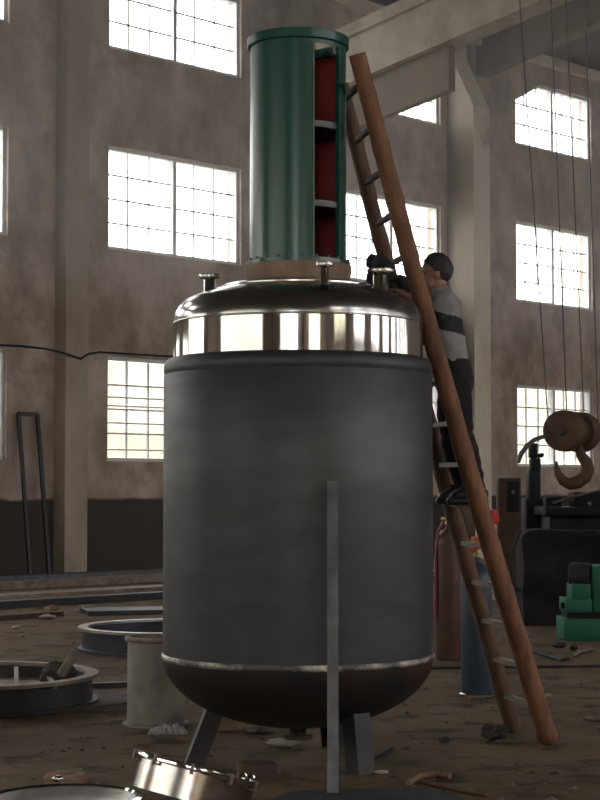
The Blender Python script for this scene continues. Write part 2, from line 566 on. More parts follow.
# pale column with a crooked top, right of the ladder
g = G()
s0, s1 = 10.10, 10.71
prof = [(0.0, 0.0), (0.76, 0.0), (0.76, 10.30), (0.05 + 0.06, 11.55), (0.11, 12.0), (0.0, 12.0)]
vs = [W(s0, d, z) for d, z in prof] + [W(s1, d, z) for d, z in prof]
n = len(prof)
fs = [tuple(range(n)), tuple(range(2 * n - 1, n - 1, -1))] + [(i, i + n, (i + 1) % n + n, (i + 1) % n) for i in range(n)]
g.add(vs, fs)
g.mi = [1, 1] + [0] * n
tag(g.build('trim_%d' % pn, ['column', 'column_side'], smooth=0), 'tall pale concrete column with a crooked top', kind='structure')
pn += 1


# inclined roof girders
def rafter(s, zl, slope, zth, wid, label, mt='concrete'):
    global pn
    g = G()
    for sg in (1, -1):
        def Q(ds, d, z):
            return W(s + ds, d if sg > 0 else D_MAX - d, z)
        def seg(da, db, h0, h1, wd):
            za, zb = zl + slope * da, zl + slope * db
            g.hexa([Q(-wd, da, za + h0), Q(wd, da, za + h0), Q(wd, db, zb + h0), Q(-wd, db, zb + h0),
                    Q(-wd, da, za + h1), Q(wd, da, za + h1), Q(wd, db, zb + h1), Q(-wd, db, zb + h1)])
        seg(0, half, 0, zth, wid)
        if zth > 1.0:
            seg(0, half, zth - 0.24, zth + 0.002, wid + 0.12)  # top flange
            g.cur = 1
            seg(0, 4.1, -0.88, 0, wid * 0.35)             # recessed lower web, its shade painted in with the darker material
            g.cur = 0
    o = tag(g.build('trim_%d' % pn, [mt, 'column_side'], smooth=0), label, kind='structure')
    pn += 1
    return o


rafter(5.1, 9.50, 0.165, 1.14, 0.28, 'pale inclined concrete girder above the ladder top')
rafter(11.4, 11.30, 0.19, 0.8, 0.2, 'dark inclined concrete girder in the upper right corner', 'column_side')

# windows in view: every pane, glazing bar and frame member is a piece
FD0, FD1 = -0.22, -0.12


def unit(name, s, d, z, matname):            # a small box mesh in wall orientation, centred on the origin
    g = G()
    c = P0
    g.hexa([W(a, b, e) - c for a, b, e in ((-s / 2, -d / 2, -z / 2), (s / 2, -d / 2, -z / 2), (s / 2, d / 2, -z / 2), (-s / 2, d / 2, -z / 2),
                                           (-s / 2, -d / 2, z / 2), (s / 2, -d / 2, z / 2), (s / 2, d / 2, z / 2), (-s / 2, d / 2, z / 2))])
    return g.mesh(name, matname, V((0, 0, 0)), 0)


wn = 1


def window(a, b, z0, z1, rows, cham=None, label=None):
    global wn
    root = link('window_%d' % wn, None, W((a + b) / 2, -0.17, z0))
    wn += 1
    tag(root, label, kind='structure')
    fw = 0.07
    g = G()
    g.hall(a, b, FD0, FD1 + 0.05, z0, z0 + fw)
    if cham:
        g.hall(a + cham[0], b, FD0, FD1 + 0.05, z1 - fw, z1)
        g.hall(a, a + fw, FD0, FD1 + 0.05, z0, z1 - cham[1])
        g.bar(W(a + 0.02, -0.145, z1 - cham[1]), W(a + cham[0], -0.145, z1 - 0.04), 0.12, 0.08)
    else:
        g.hall(a, b, FD0, FD1 + 0.05, z1 - fw, z1)
        g.hall(a, a + fw, FD0, FD1 + 0.05, z0, z1)
    g.hall(b - fw, b, FD0, FD1 + 0.05, z0, z1)
    g.build('frame', 'whitepaint', root, 0)
    m = (a + b) / 2
    g = G()
    g.hall(m - 0.045, m + 0.045, FD0, FD1 + 0.05, z0 + fw, z1 - fw)
    g.build('mullion', 'whitepaint', root, 0)
    pw = ((b - a) / 2 - fw - 0.045) / 3
    ph = (z1 - z0 - 2 * fw) / rows
    pane = unit('pane', pw - 0.02, 0.008, ph - 0.02, 'glass_dimmed' if z0 < 5 else 'glass')
    vbar = unit('glazing_bar', 0.03, 0.04, z1 - z0 - 2 * fw, 'whitepaint')
    hbar = unit('glazing_bar', (b - a) / 2 - fw - 0.045, 0.04, 0.03, 'whitepaint')
    for side in (0, 1):
        st = a + fw if side == 0 else m + 0.045
        for i in range(3):
            if i:
                x = st + pw * i
                if cham and side == 0 and i == 1:
                    gg = G()
                    gg.hall(x - 0.015, x + 0.015, -0.19, -0.15, z0 + fw, z1 - cham[1] * (1 - pw * i / cham[0]) - 0.02)
                    gg.build('glazing_bar', 'whitepaint', root, 0)
                else:
                    link('glazing_bar', vbar, W(x, -0.17, (z0 + z1) / 2), root)
            for r in range(rows):
                pc = (st + pw * (i + 0.5), z0 + fw + ph * (r + 0.5))
                if cham and side == 0 and i < 2 and r == rows - 1:
                    # clipped corner pane
                    zt0 = lambda s: min(z1 - fw, z1 - cham[1] + cham[1] * (s - a) / cham[0] - 0.03)
                    sa, sb = pc[0] - pw / 2 + 0.01, pc[0] + pw / 2 - 0.01
                    zb = pc[1] - ph / 2 + 0.01
                    gg = G()
                    gg.hexa([W(sa, -0.174, zb), W(sb, -0.174, zb), W(sb, -0.166, zb), W(sa, -0.166, zb),
                             W(sa, -0.174, max(zb + 0.01, zt0(sa))), W(sb, -0.174, zt0(sb)), W(sb, -0.166, zt0(sb)), W(sa, -0.166, max(zb + 0.01, zt0(sa)))])
                    gg.build('pane', 'glass', root, 0)
                else:
                    link('pane', pane, W(pc[0], -0.17, pc[1]), root)
        for r in range(1, rows):
            link('glazing_bar', hbar, W(st + ((b - a) / 2 - fw - 0.045) / 2, -0.17, z0 + fw + ph * r), root)
    return root


ROWNAME = ['lower', 'middle', 'top']
WHERE = ['window cut by the left picture edge', 'window behind the left of the vessel and green stand',
         'window behind the upper part of the ladder', 'window behind the hook ropes']
for bi, (a, b) in enumerate(BAYS):
    for ri, (z0, z1) in enumerate(WROWS):
        cham = (1.0, 0.52) if (bi == 3 and ri == 2) else None
        window(a, b, z0, z1, 3 if ri == 2 else 4, cham, '%s-row white framed %s' % (ROWNAME[ri], WHERE[bi]))
        if cham:                              # the corner of this opening is walled up
            g = G()
            vs = [W(a, -0.4, z1), W(a, -0.4, z1 - cham[1]), W(a + cham[0], -0.4, z1), W(a, 0, z1), W(a, 0, z1 - cham[1]), W(a + cham[0], 0, z1)]
            g.add(vs, [(0, 1, 2), (3, 5, 4), (0, 3, 4, 1), (1, 4, 5, 2), (2, 5, 3, 0)])
            tag(g.build('trim_%d' % pn, 'wall', smooth=0, origin=(0, 0, 0)), 'slanted infill at the corner of a top window', kind='structure')
            pn += 1
# extra security bars on the lower left window
g = None
root = bpy.data.objects['window_4']
for z in (2.36, 2.86, 3.18, 3.34):
    g = G()
    g.tube([W(-0.0, -0.08, z), W(3.42, -0.08, z)], 0.014, 6)
    g.build('security_bar', 'whitepaint', root)


# windows out of view share one mesh per size
def simple_frame(wd, ht, nx, nz, vertical_axis):
    g = G()
    def bx(x0, x1, z0, z1, t=0.04):
        if vertical_axis == 's':
            g.hexa([W(p[0], p[1], p[2]) - P0 for p in ((x0, -t, z0), (x1, -t, z0), (x1, t, z0), (x0, t, z0), (x0, -t, z1), (x1, -t, z1), (x1, t, z1), (x0, t, z1))])
        else:
            g.hexa([W(p[1], p[0], p[2]) - P0 for p in ((x0, -t, z0), (x1, -t, z0), (x1, t, z0), (x0, t, z0), (x0, -t, z1), (x1, -t, z1), (x1, t, z1), (x0, t, z1))])
    for i in range(nx + 1):
        x = -wd / 2 + wd * i / nx
        h = 0.06 if i in (0, nx) else (0.045 if i == nx // 2 else 0.016)
        bx(max(x - h, -wd / 2), min(x + h, wd / 2), 0, ht)
    for j in range(nz + 1):
        z = ht * j / nz
        h = 0.06 if j in (0, nz) else 0.016
        bx(-wd / 2, wd / 2, max(z - h, 0), min(z + h, ht))
    return g.mesh('window_frame', 'whitepaint', V((0, 0, 0)), 0)


cache = {}
def far_window(pos, wd, ht, axis):
    global wn
    key = (round(wd, 2), round(ht, 2), axis)
    if key not in cache:
        cache[key] = simple_frame(wd, ht, 6, 4, axis)
    tag(link('window_%d' % wn, cache[key], pos), 'white framed window outside the picture', kind='structure')
    wn += 1


for (z0, z1) in WROWS:
    for (a, b) in BACK_BAYS:
        if (a, b) not in BAYS:
            far_window(W((a + b) / 2, -0.2, z0), b - a, z1 - z0, 's')
    for (a, b) in EB:
        far_window(W(S_MIN - 0.2, (a + b) / 2, z0), b - a, z1 - z0, 'd')

for (z0, z1) in RIGHT_ROWS:
    for (a, b) in RIGHT_BAYS:
        far_window(W((a + b) / 2, D_MAX + 0.2, z0), b - a, z1 - z0, 's')

# unseen blocks added beyond the large openings to dim daylight and reflections
g = G()
g.hall(S_MIN - 24, S_MIN - 14, 0, 40, -0.3, 12.0)
tag(g.build('sky_block_end', 'pale_wall', smooth=0), 'unseen pale block added to dim the daylight behind the camera', kind='structure')
g = G()
g.hall(-36, -13, -24, -15, -0.3, 11.0)
tag(g.build('sky_block_side', 'pale_wall', smooth=0), 'unseen pale block added to dim the daylight beside the hall', kind='structure')
g = G()
g.hall(-46, -14, D_MAX + 14, D_MAX + 24, -0.3, 11.0)
tag(g.build('sky_block_opposite', 'yellow_wall', smooth=0), 'unseen cream block added to dim the daylight on the camera side', kind='structure')

# low buildings beyond the wall, seen pale through the lower windows
r = thing('building', W(0, -31, -0.3), 'pale low building with a pink wall panel seen through lower left window', 'building')
g = G(); g.hall(-10, 9, -36, -26, -0.3, 6.6); g.build('wall', 'pale_wall', r, 0)
g = G(); g.hall(-10.3, 9.3, -36.3, -25.7, 6.6, 6.8); g.build('roof', 'pale_wall', r, 0)
g = G(); g.hall(1.9, 3.6, -26, -25.94, 2.2, 3.9); g.build('wall_panel', 'pink_wall', r, 0)
r = thing('building', W(20, -24, -0.3), 'pale cream building with greenery seen through lower right window', 'building')
g = G(); g.hall(13, 60, -34, -24, -0.3, 7.0); g.build('wall', 'yellow_wall', r, 0)
g = G(); g.hall(12.7, 60.3, -34.3, -23.7, 7.0, 7.2); g.build('roof', 'pale_wall', r, 0)

# ================================================================== the vessel
AX = V((-0.012, 10.9, 0))
R = 0.836


def pol(phi, r, z):                           # phi degrees from the camera side towards +x
    a = math.radians(phi)
    return AX + V((r * math.sin(a), -r * math.cos(a), z))


vessel = thing('reactor_vessel', AX, 'large dark steel jacketed vessel with polished stainless dome on short legs', 'tank')
g = G()
g.lathe([(R, 0.65), (R, 0.90), (R, 1.6), (R, 2.372), (R - 0.004, 2.378), (R - 0.004, 2.384), (R, 2.390), (R, 2.425), (R - 0.004, 2.447), (R - 0.014, 2.466), (R - 0.030, 2.478), (0.77, 2.487)], AX, 128)
g.build('jacket_shell', 'steel_dark', vessel, 40)
g = G()
prof = [(R * math.cos(t), 0.65 - 0.44 * math.sin(t)) for t in [PI / 2 * k / 20 for k in range(21)]]
prof[-1] = (0.001, prof[-1][1])
g.lathe(prof, AX, 128)
g.build('bottom_head', 'steel_head', vessel, 60)
g = G()
g.lathe([(R - 0.005, 0.628), (R + 0.006, 0.636), (R + 0.009, 0.65), (R + 0.006, 0.664), (R - 0.005, 0.672)], AX, 160)
g.build('weld_bead', 'weld', vessel, 60)
g = G()
g.lathe([(0.778, 2.47), (0.778, 2.695)], AX, 128)
g.build('stainless_band', 'stainless', vessel, 60)
g = G()
g.lathe([(0.776, 2.694), (0.782, 2.699), (0.782, 2.704), (0.776, 2.709)], AX, 128)
g.build('seam', 'stainless_dull', vessel, 60)
g = G()
KR, KA = 0.17, math.radians(68)              # knuckle radius and angle, then the crown
prof = [(0.778 - KR + KR * math.cos(KA * k / 16), 2.703 + KR * math.sin(KA * k / 16)) for k in range(17)]
CR = prof[-1][0] / math.cos(KA)
zc = prof[-1][1] - CR * math.sin(KA)
prof += [(CR * math.cos(t_), zc + CR * math.sin(t_)) for t_ in [KA + math.radians(82 - 68) * k / 12 for k in range(1, 13)]]
g.lathe(prof, AX, 128)
g.build('dome_lid', 'stainless_satin', vessel, 60)
g = G()
g.lathe([(0.50, 2.915), (0.50, 2.927), (0.47, 2.940), (0.33, 2.966)], AX, 96)
g.build('reinforcing_pad', 'stainless_dull', vessel, 30)
g = G()
g.lathe([(0.318, 2.93), (0.330, 3.00), (0.335, 3.02), (0.335, 3.064), (0.2, 3.064)], AX, 96)
g.build('mounting_ring', 'tan_rust', vessel, 30)


def nozzle(phi, rr, z0, z1, r, fr):
    c = pol(phi, rr, 0)
    g = G()
    g.lathe([(r + 0.012, z0 - 0.004), (r + 0.004, z0 + 0.012), (r, z0 + 0.02), (r, z1 - 0.022), (r - 0.008, z1), (r - 0.008, z0)], c, 28)
    p = g.build('nozzle', 'stainless', vessel, 40)
    g = G()
    g.lathe([(r - 0.006, z1 - 0.022), (fr, z1 - 0.022), (fr + 0.001, z1 - 0.018), (fr + 0.001, z1 - 0.003), (fr, z1), (r - 0.006, z1)], c, 32, closed=True)
    g.build('flange', 'stainless_dull', p, 30)


nozzle(-106, 0.585, 2.86, 3.035, 0.036, 0.068)
nozzle(15.5, 0.585, 2.86, 3.02, 0.026, 0.052)
nozzle(61, 0.575, 2.86, 3.015, 0.045, 0.082)
nozzle(195, 0.585, 2.86, 3.0, 0.03, 0.055)
# bottom outlet
g = G()
g.lathe([(0.05, 0.24), (0.05, 0.16), (0.09, 0.16), (0.09, 0.135), (0.04, 0.135)], AX, 28)
g.build('outlet', 'rust_dark', vessel, 30)


def leg(phi, r_top, r_bot, mt):
    a, b = pol(phi, r_top, 0.46), pol(phi, r_bot, 0.0)
    rad = V((math.sin(math.radians(phi)), -math.cos(math.radians(phi)), 0))
    tan = V((rad.y, -rad.x, 0))
    g = G()
    for off, wdt, th, uu in ((0, 0.125, 0.012, tan), ):
        g.hexa([b - tan * 0.062 - rad * 0.012, b + tan * 0.062 - rad * 0.012, b + tan * 0.062, b - tan * 0.062,
                a - tan * 0.062 - rad * 0.012, a + tan * 0.062 - rad * 0.012, a + tan * 0.062, a - tan * 0.062])
    for sg in (-1, 1):                        # channel flanges turned inward
        q = tan * (0.056 * sg)
        g.hexa([b + q - tan * 0.006 - rad * 0.115, b + q + tan * 0.006 - rad * 0.115, b + q + tan * 0.006 - rad * 0.012, b + q - tan * 0.006 - rad * 0.012,
                a + q - tan * 0.006 - rad * 0.115, a + q + tan * 0.006 - rad * 0.115, a + q + tan * 0.006 - rad * 0.012, a + q - tan * 0.006 - rad * 0.012])
    g.build('leg', mt, vessel, 0)


leg(38, 0.60, 0.66, 'black_steel')
leg(-82, 0.52, 0.70, 'black_steel')
leg(158, 0.56, 0.68, 'black_steel')

# ------------------------------------------------------------------ green agitator stand
st = thing('agitator_stand', AX + V((0, 0, 3.064)), 'tall green cylindrical stand with side opening on vessel top', 'machine part')
RC = 0.302
ZB, ZT = 3.085, 4.475


def arc_shell(g, r, th, phi0, phi1, z0, z1, n=72, zseg=1):
    a0, a1 = math.radians(phi0) - PI / 2, math.radians(phi1) - PI / 2
    g.lathe([(r, z0), (r, z1), (r - th, z1), (r - th, z0)], AX, n, closed=True, a0=a0, a1=a1)


OP0, OP1 = 18.0, 56.0
g = G()
arc_shell(g, RC, 0.008, OP1, 360 + OP0, ZB, ZT - 0.01, 120)
arc_shell(g, RC, 0.008, OP0 - 0.2, OP1 + 0.2, ZT - 0.06, ZT - 0.01, 12)
g.build('column_shell', 'green', st, 40)
g = G()
arc_shell(g, RC - 0.0085, 0.004, OP1 + 0.3, 360 + OP0 - 0.3, ZB + 0.01, ZT - 0.015, 120)
g.build('inner_lining', 'red_primer', st, 40)
for ph in (OP0, OP1):                          # edge strips of the opening
    a, b = pol(ph, RC - 0.004, ZB + 0.01), pol(ph, RC - 0.004, ZT - 0.06)
    g = G()
    rad = (pol(ph, 1, 0) - AX)
    tn = V((-rad.y, rad.x, 0))
    hexp = []
    for p in (a, b):
        hexp += [p - tn * 0.006 - rad * 0.014, p + tn * 0.006 - rad * 0.014, p + tn * 0.006 + rad * 0.012, p - tn * 0.006 + rad * 0.012]
    g.hexa(hexp)
    g.build('edge_strip', 'green', st, 0)
g = G()
g.lathe([(RC - 0.03, ZT - 0.034), (RC + 0.016, ZT - 0.034), (RC + 0.019, ZT - 0.03), (RC + 0.019, ZT + 0.022), (RC + 0.016, ZT + 0.026), (RC - 0.03, ZT + 0.026)], AX, 96, closed=True)
g.build('top_flange', 'green', st, 30)
g = G()
g.lathe([(RC - 0.06, 3.065), (RC + 0.026, 3.065), (RC + 0.026, ZB + 0.004), (RC - 0.06, ZB + 0.004)], AX, 96, closed=True)
g.build('base_flange', 'green', st, 30)
for zz in (3.895, 3.405):
    g = G()
    g.lathe([(0.06, zz), (RC - 0.014, zz), (RC - 0.014, zz + 0.035), (0.06, zz + 0.035)], AX, 80, closed=True)
    pr = g.build('partition_ring', 'black_steel', st, 30)
    g = G()
    g.lathe([(RC - 0.013, zz + 0.004), (RC - 0.009, zz + 0.004), (RC - 0.009, zz + 0.04), (RC - 0.013, zz + 0.04)], AX, 40, closed=True,
            a0=math.radians(OP0) - PI / 2, a1=math.radians(OP1) - PI / 2)
    g.build('machined_edge', 'galv', pr, 30)
    for q in range(3):
        pass
g = G()
g.lathe([(0.045, 3.1), (0.045, 4.1)], AX, 24)
g.lathe([(0.10, 3.28), (0.10, 3.405)], AX, 24)
g.build('shaft', 'black_steel', st, 40)
for q in range(24):                            # bolts round the base flange
    a = q * 15 + 6
    c = pol(a, RC + 0.013, ZB + 0.004)
    g = G()
    g.lathe([(0.0001, 0.016), (0.010, 0.016), (0.010, 0.0)], c, 6)
    g.build('bolt', 'galv', st, 30)

# ------------------------------------------------------------------ angle bar leaning on the vessel
a, b = ground(333, 797), V((0.187, 10.03, 1.70))
g = G()
t = (b - a).normalized()
x = V((1, 0, 0))
u = x.cross(t)
for (p0, p1, q0, q1) in ((-0.031, 0.031, 0, 0.005), (-0.031, -0.026, 0.005, 0.05)):
    ps = []
    for e in (a, b):
        ps += [e + x * p0 + u * -q1, e + x * p1 + u * -q1, e + x * p1 + u * -q0, e + x * p0 + u * -q0]
    g.hexa(ps)
zmin = min(p.z for p in g.v)
for p in g.v:
    p.z += 0.0125 - zmin
tag(g.build('angle_bar', 'galv', smooth=0), 'upright grey steel angle bar leaning on the front of the vessel', 'bar')

# ================================================================== the ladder
def polyline(pts, n):
    out = []
    for i in range(n + 1):
        t = i / n
        # quadratic through three points
        a, m, b = pts
        out.append(a * (2 * (t - .5) * (t - 1)) + m * (-4 * t * (t - 1)) + b * (2 * t * (t - .5)))
    return out


nb, ntp = ground(550, 745), at(357, 54, 10.65)
nm = (nb + ntp) / 2 + V((-0.028, 0, 0))
fb, ft = V((1.475, 12.12, 0)), at(341, 84, 11.2)
fm = (fb + ft) / 2 + V((-0.02, 0, 0))
lad = thing('ladder', (nb + fb) / 2, 'long wooden pole ladder leaning on the vessel', 'ladder')
near = polyline((nb, nm, ntp), 70)
far = polyline((fb, fm, ft), 70)


def pole(pts, r0, r1, seed):
    rr = []
    for i in range(len(pts)):
        t = i / (len(pts) - 1)
        rr.append((r0 + (r1 - r0) * t) * (1 + 0.03 * noise.noise(V((seed, t * 9, 0)))))
    for i in range(len(pts)):
        if i % 5 == int(seed) % 5:
            rr[i] *= 1.06
    rr[0] *= 0.85
    rr[1] *= 1.08
    ps = [p + V((0.004 * noise.noise(V((seed * 2, i * 0.17, 1))), 0, 0)) for i, p in enumerate(pts)]
    ps[0].z = pts[0].z
    return ps, rr


ps, rr = pole(near, 0.066, 0.053, 1.3)
ps[0] = ps[0] + V((0, 0, 0.028))
g = G(); g.tube(ps, rr, 14)
dz = min(p.z for p in g.v)
for p in g.v:
    p.z = max(p.z, 0.0)
g.build('rail', 'wood', lad, 45)
ps, rr = pole(far, 0.058, 0.048, 4.7)
ps[0] = ps[0] + V((0, 0, 0.024))
g = G(); g.tube(ps, rr, 14)
for p in g.v:
    p.z = max(p.z, 0.0)
g.build('rail', 'wood_dark', lad, 45)


def rail_pt(pts, z):
    for i in range(len(pts) - 1):
        if pts[i].z <= z <= pts[i + 1].z:
            t = (z - pts[i].z) / (pts[i + 1].z - pts[i].z)
            return pts[i].lerp(pts[i + 1], t)
    return pts[-1]


RUNG_Z = [0.26 + 0.262 * k for k in range(16)]
for zr in RUNG_Z:
    a, b = rail_pt(near, zr), rail_pt(far, zr)
    e = (b - a).normalized()
    g = G()
    if zr < 2.2:
        g.bar(a - e * 0.02, b + e * 0.05, 0.05, 0.03)
    else:
        g.tube([a - e * 0.02, b + e * 0.06], 0.022, 8)
    g.build('rung', 'rung' if zr < 2.2 else 'rung_dark', lad, 30)

# ================================================================== person on the ladder
def remesh(g, vox, smooth_it=4):
    me = bpy.data.meshes.new('tmp')
    me.from_pydata([tuple(p) for p in g.v], [], g.f)
    o = bpy.data.objects.new('tmp', me)
    COL.objects.link(o)
    md = o.modifiers.new('r', 'REMESH')
    md.mode = 'VOXEL'
    md.voxel_size = vox
    sm = o.modifiers.new('s', 'SMOOTH')
    sm.iterations = smooth_it
    sm.factor = 0.5
    dg = bpy.context.evaluated_depsgraph_get()
    m2 = bpy.data.meshes.new_from_object(o.evaluated_get(dg))
    g2 = G()
    g2.add([v.co.copy() for v in m2.vertices], [tuple(p.vertices) for p in m2.polygons])
    bpy.data.objects.remove(o)
    bpy.data.meshes.remove(me)
    bpy.data.meshes.remove(m2)
    return g2


# joints: the man faces -x, his left side is towards the camera
FZ = RUNG_Z[5] + 0.02                                     # soles on this rung
ra, rb = rail_pt(near, RUNG_Z[5]), rail_pt(far, RUNG_Z[5])
foot_l, foot_r = ra.lerp(rb, 0.32), ra.lerp(rb, 0.72)
YC = 11.27
HEAD = at(434.5, 274, YC)
hipC = at(454, 378, YC + 0.06)
chest = at(441, 318, YC)
neck = at(443, 291, YC)
J = {}
J['pelvis'] = hipC
J['waist'] = at(449, 355, YC + 0.03)
J['chest'] = chest + V((0.0, 0, 0))
J['upper'] = at(441, 303, YC)
J['neck'] = at(440, 288, YC)
J['skull0'] = HEAD + V((-0.005, 0, -0.02))
J['skull1'] = HEAD + V((0.005, 0, 0.045))
J['sl'] = at(443, 303, YC - 0.175)
J['sr'] = at(441, 301, YC + 0.175)
hand_l = at(397, 289, 11.05)
hand_r = at(389, 277, 11.0)
J['el'] = at(431, 317, 11.13)
J['er'] = at(417, 298, 11.26)
J['wl'] = at(409, 297, 11.07)
J['wr'] = hand_r + V((0.07, 0.05, -0.01))
J['hl'] = hipC + V((0.0, -0.085, -0.03))
J['hr'] = hipC + V((0.0, 0.085, -0.03))
kz = 0.5
J['al'] = foot_l + V((0.045, 0, 0.10))
J['ar'] = foot_r + V((0.045, 0, 0.10))
J['kl'] = (J['hl'] + J['al']) / 2 + V((-0.03, 0, 0.02))
J['kr'] = (J['hr'] + J['ar']) / 2 + V((-0.05, 0, 0.03))
J['tl'] = J['al'] + V((-0.14, 0, -0.055))
J['tr'] = J['ar'] + V((-0.14, 0, -0.055))
gb = G()


def limb(keys, radii, n=14):
    pts, rr = [], []
    for a_, b_, ra_, rb_ in zip(keys, keys[1:], radii, radii[1:]):
        for q in range(5):
            t_ = q / 5
            pts.append(J[a_].lerp(J[b_], t_))
            rr.append(ra_ + (rb_ - ra_) * t_ + (0.010 * math.sin(PI * t_) if ra_ > 0.04 else 0))
    pts.append(J[keys[-1]])
    rr.append(radii[-1])
    gb.tube(pts, rr, n)
    for k_, r_ in zip(keys, radii):
        gb.blob(J[k_], (r_ * 1.02,) * 3, 1, 0, 2)


def loft(rings, n=28):
    vs, fs = [], []
    for c_, rx, ry in rings:
        for q in range(n):
            a_ = 2 * PI * q / n
            vs.append(c_ + V((rx * math.cos(a_), ry * math.sin(a_), 0)))
    for r_ in range(len(rings) - 1):
        for q in range(n):
            q2 = (q + 1) % n
            fs.append((r_ * n + q, r_ * n + q2, (r_ + 1) * n + q2, (r_ + 1) * n + q))
    fs.append(tuple(range(n - 1, -1, -1)))
    fs.append(tuple((len(rings) - 1) * n + q for q in range(n)))
    gb.add(vs, fs)


loft([(J['pelvis'] + V((0.01, 0, -0.13)), 0.07, 0.12), (J['pelvis'] + V((0.0, 0, -0.05)), 0.106, 0.16), (J['pelvis'] + V((-0.005, 0, 0.04)), 0.106, 0.16),
      (J['waist'], 0.105, 0.145), (J['waist'].lerp(J['chest'], 0.5), 0.112, 0.155), (J['chest'], 0.122, 0.172),
      (J['upper'] + V((0, 0, -0.01)), 0.112, 0.185), (J['upper'] + V((0, 0, 0.04)), 0.085, 0.15), (J['neck'] + V((0, 0, -0.02)), 0.062, 0.072),
      (J['neck'] + V((-0.015, 0, 0.03)), 0.052, 0.052), (J['skull0'], 0.05, 0.05)])
limb(['sl', 'el', 'wl'], [0.060, 0.044, 0.029])
limb(['sr', 'er', 'wr'], [0.060, 0.044, 0.029])
limb(['hl', 'kl', 'al'], [0.082, 0.062, 0.042])
limb(['hr', 'kr', 'ar'], [0.082, 0.062, 0.042])
limb(['al', 'tl'], [0.042, 0.032])
limb(['ar', 'tr'], [0.042, 0.032])
# head: skull, jaw, nose, ears
gb.blob(HEAD + V((0.012, 0, 0.025)), (0.095, 0.076, 0.098), 1, 0.02, 3)
gb.blob(HEAD + V((-0.03, 0, -0.045)), (0.062, 0.058, 0.07), 2, 0.02, 3)
gb.blob(HEAD + V((-0.092, 0, -0.015)), (0.022, 0.015, 0.024), 2, 0.02, 2)
gb.blob(HEAD + V((-0.082, 0, -0.065)), (0.014, 0.026, 0.010), 2, 0.02, 2)
for sg in (-1, 1):
    gb.blob(HEAD + V((0.012, 0.078 * sg, -0.012)), (0.020, 0.010, 0.032), 2, 0.02, 2)


def hand(wrist, aim, palm_n, curl):
    """palm plus five finger chains; aim = direction of the fingers, palm_n = palm normal"""
    aim = aim.normalized()
    side = aim.cross(palm_n).normalized()
    pn_ = side.cross(aim).normalized()
    gb.blob(wrist + aim * 0.05, (0.05, 0.042, 0.022), 5, 0.02, 3, Matrix((aim, side, pn_)).transposed().to_4x4())
    for q, (off, ln) in enumerate(((-0.033, 0.068), (-0.011, 0.080), (0.011, 0.076), (0.032, 0.060))):
        p = wrist + aim * 0.085 + side * off
        d1 = (aim + pn_ * 0.25 * curl).normalized()
        d2 = (aim + pn_ * 1.0 * curl).normalized()
        d3 = (aim * 0.5 + pn_ * 1.3 * curl).normalized()
        a1 = p + d1 * ln * 0.45
        a2 = a1 + d2 * ln * 0.32
        a3 = a2 + d3 * ln * 0.25
        gb.tube([p - aim * 0.03, p, a1, a2, a3], [0.009, 0.0095, 0.009, 0.0082, 0.0065], 8)
    p = wrist + aim * 0.03 - side * 0.035
    a1 = p + (aim * 0.6 - side * 0.8 + pn_ * 0.3).normalized() * 0.038
    a2 = a1 + (aim * 0.95 - side * 0.1 + pn_ * 0.4).normalized() * 0.030
    gb.tube([p - aim * 0.01 + side * 0.02, p, a1, a2], [0.012, 0.0125, 0.0105, 0.008], 8)


hand(J['wl'], V((-0.8, -0.12, 0.42)), V((-0.3, 0.1, -1)), 0.8)
hand(J['wr'], V((-0.8, -0.35, 0.1)), V((-0.15, 0.1, -1)), 0.9)
body = remesh(gb, 0.0075, 5)
man = thing('person', (foot_l + foot_r) / 2 + V((0, 0, 0.02)), 'person in grey and black striped top and dark trousers standing on the ladder', 'person')
bo = body.build('body', 'skin', man, 80)

# clothing taken from the body surface and lifted off it
bme = bo.data
borg = WORLD_LOC[bo.name]
bm = bmesh.new()
bm.from_mesh(bme)
bm.normal_update()
bm.verts.ensure_lookup_table()
bm.faces.ensure_lookup_table()


def cloth(name, mats, test, lift, pick=None, wrinkle=0.005):
    faces = [fa for fa in bm.faces if test(fa.calc_center_median() + borg)]
    idx = {}
    g = G()
    for fa in faces:
        ids = []
        for v in fa.verts:
            if v.index not in idx:
                p = v.co + borg
                idx[v.index] = len(g.v)
                g.v.append(p + v.normal * (lift + wrinkle * noise.noise(p * 17)))
            ids.append(idx[v.index])
        g.f.append(tuple(ids))
        g.mi.append(pick(fa.calc_center_median() + borg) if pick else 0)
    if g.f:
        return g.build(name, mats, man, 80)


def near_seg(p, a, b):
    ab = b - a
    t = max(0, min(1, (p - a).dot(ab) / ab.dot(ab)))
    return (p - (a + ab * t)).length, t


def is_forearm_r(p):
    d, t = near_seg(p, J['er'], J['wr'])
    d2, t2 = near_seg(p, J['sr'], J['er'])
    return d < 0.075 and p.y > 11.02 and p.x < J['er'].x + 0.01 or (p - J['wr']).length < 0.20 and p.y > 10.9 and p.x < J['wr'].x + 0.03 and p.z > hand_r.z - 0.09 and near_seg(p, J['el'], J['wl'])[0] > 0.06 and near_seg(p, J['wl'], J['wl'] + V((-0.13, -0.02, 0.07)))[0] > 0.06


def is_hand_l(p):
    if (p - J['wl']).length < 0.2 and (p - J['wl']).dot((J['wl'] - J['el']).normalized()) > 0.0 and near_seg(p, J['wl'], J['wl'] + V((-0.15, -0.02, 0.08)))[0] < 0.07 and p.y < 11.13 and not is_forearm_r(p):
        return True
    return (p - (J['wl'] + V((-0.08, 0, 0)))).length < 0.115 and near_seg(p, J['el'], J['wl'])[1] > 0.93 and not is_forearm_r(p)


waist_z = J['waist'].z - 0.03


def is_shirt(p):
    return p.z > waist_z - 0.02 and p.z < J['neck'].z - 0.012 + (0.03 if p.x > J['neck'].x + 0.03 else 0) and not is_forearm_r(p) and not is_hand_l(p) and (p - HEAD).length > 0.125


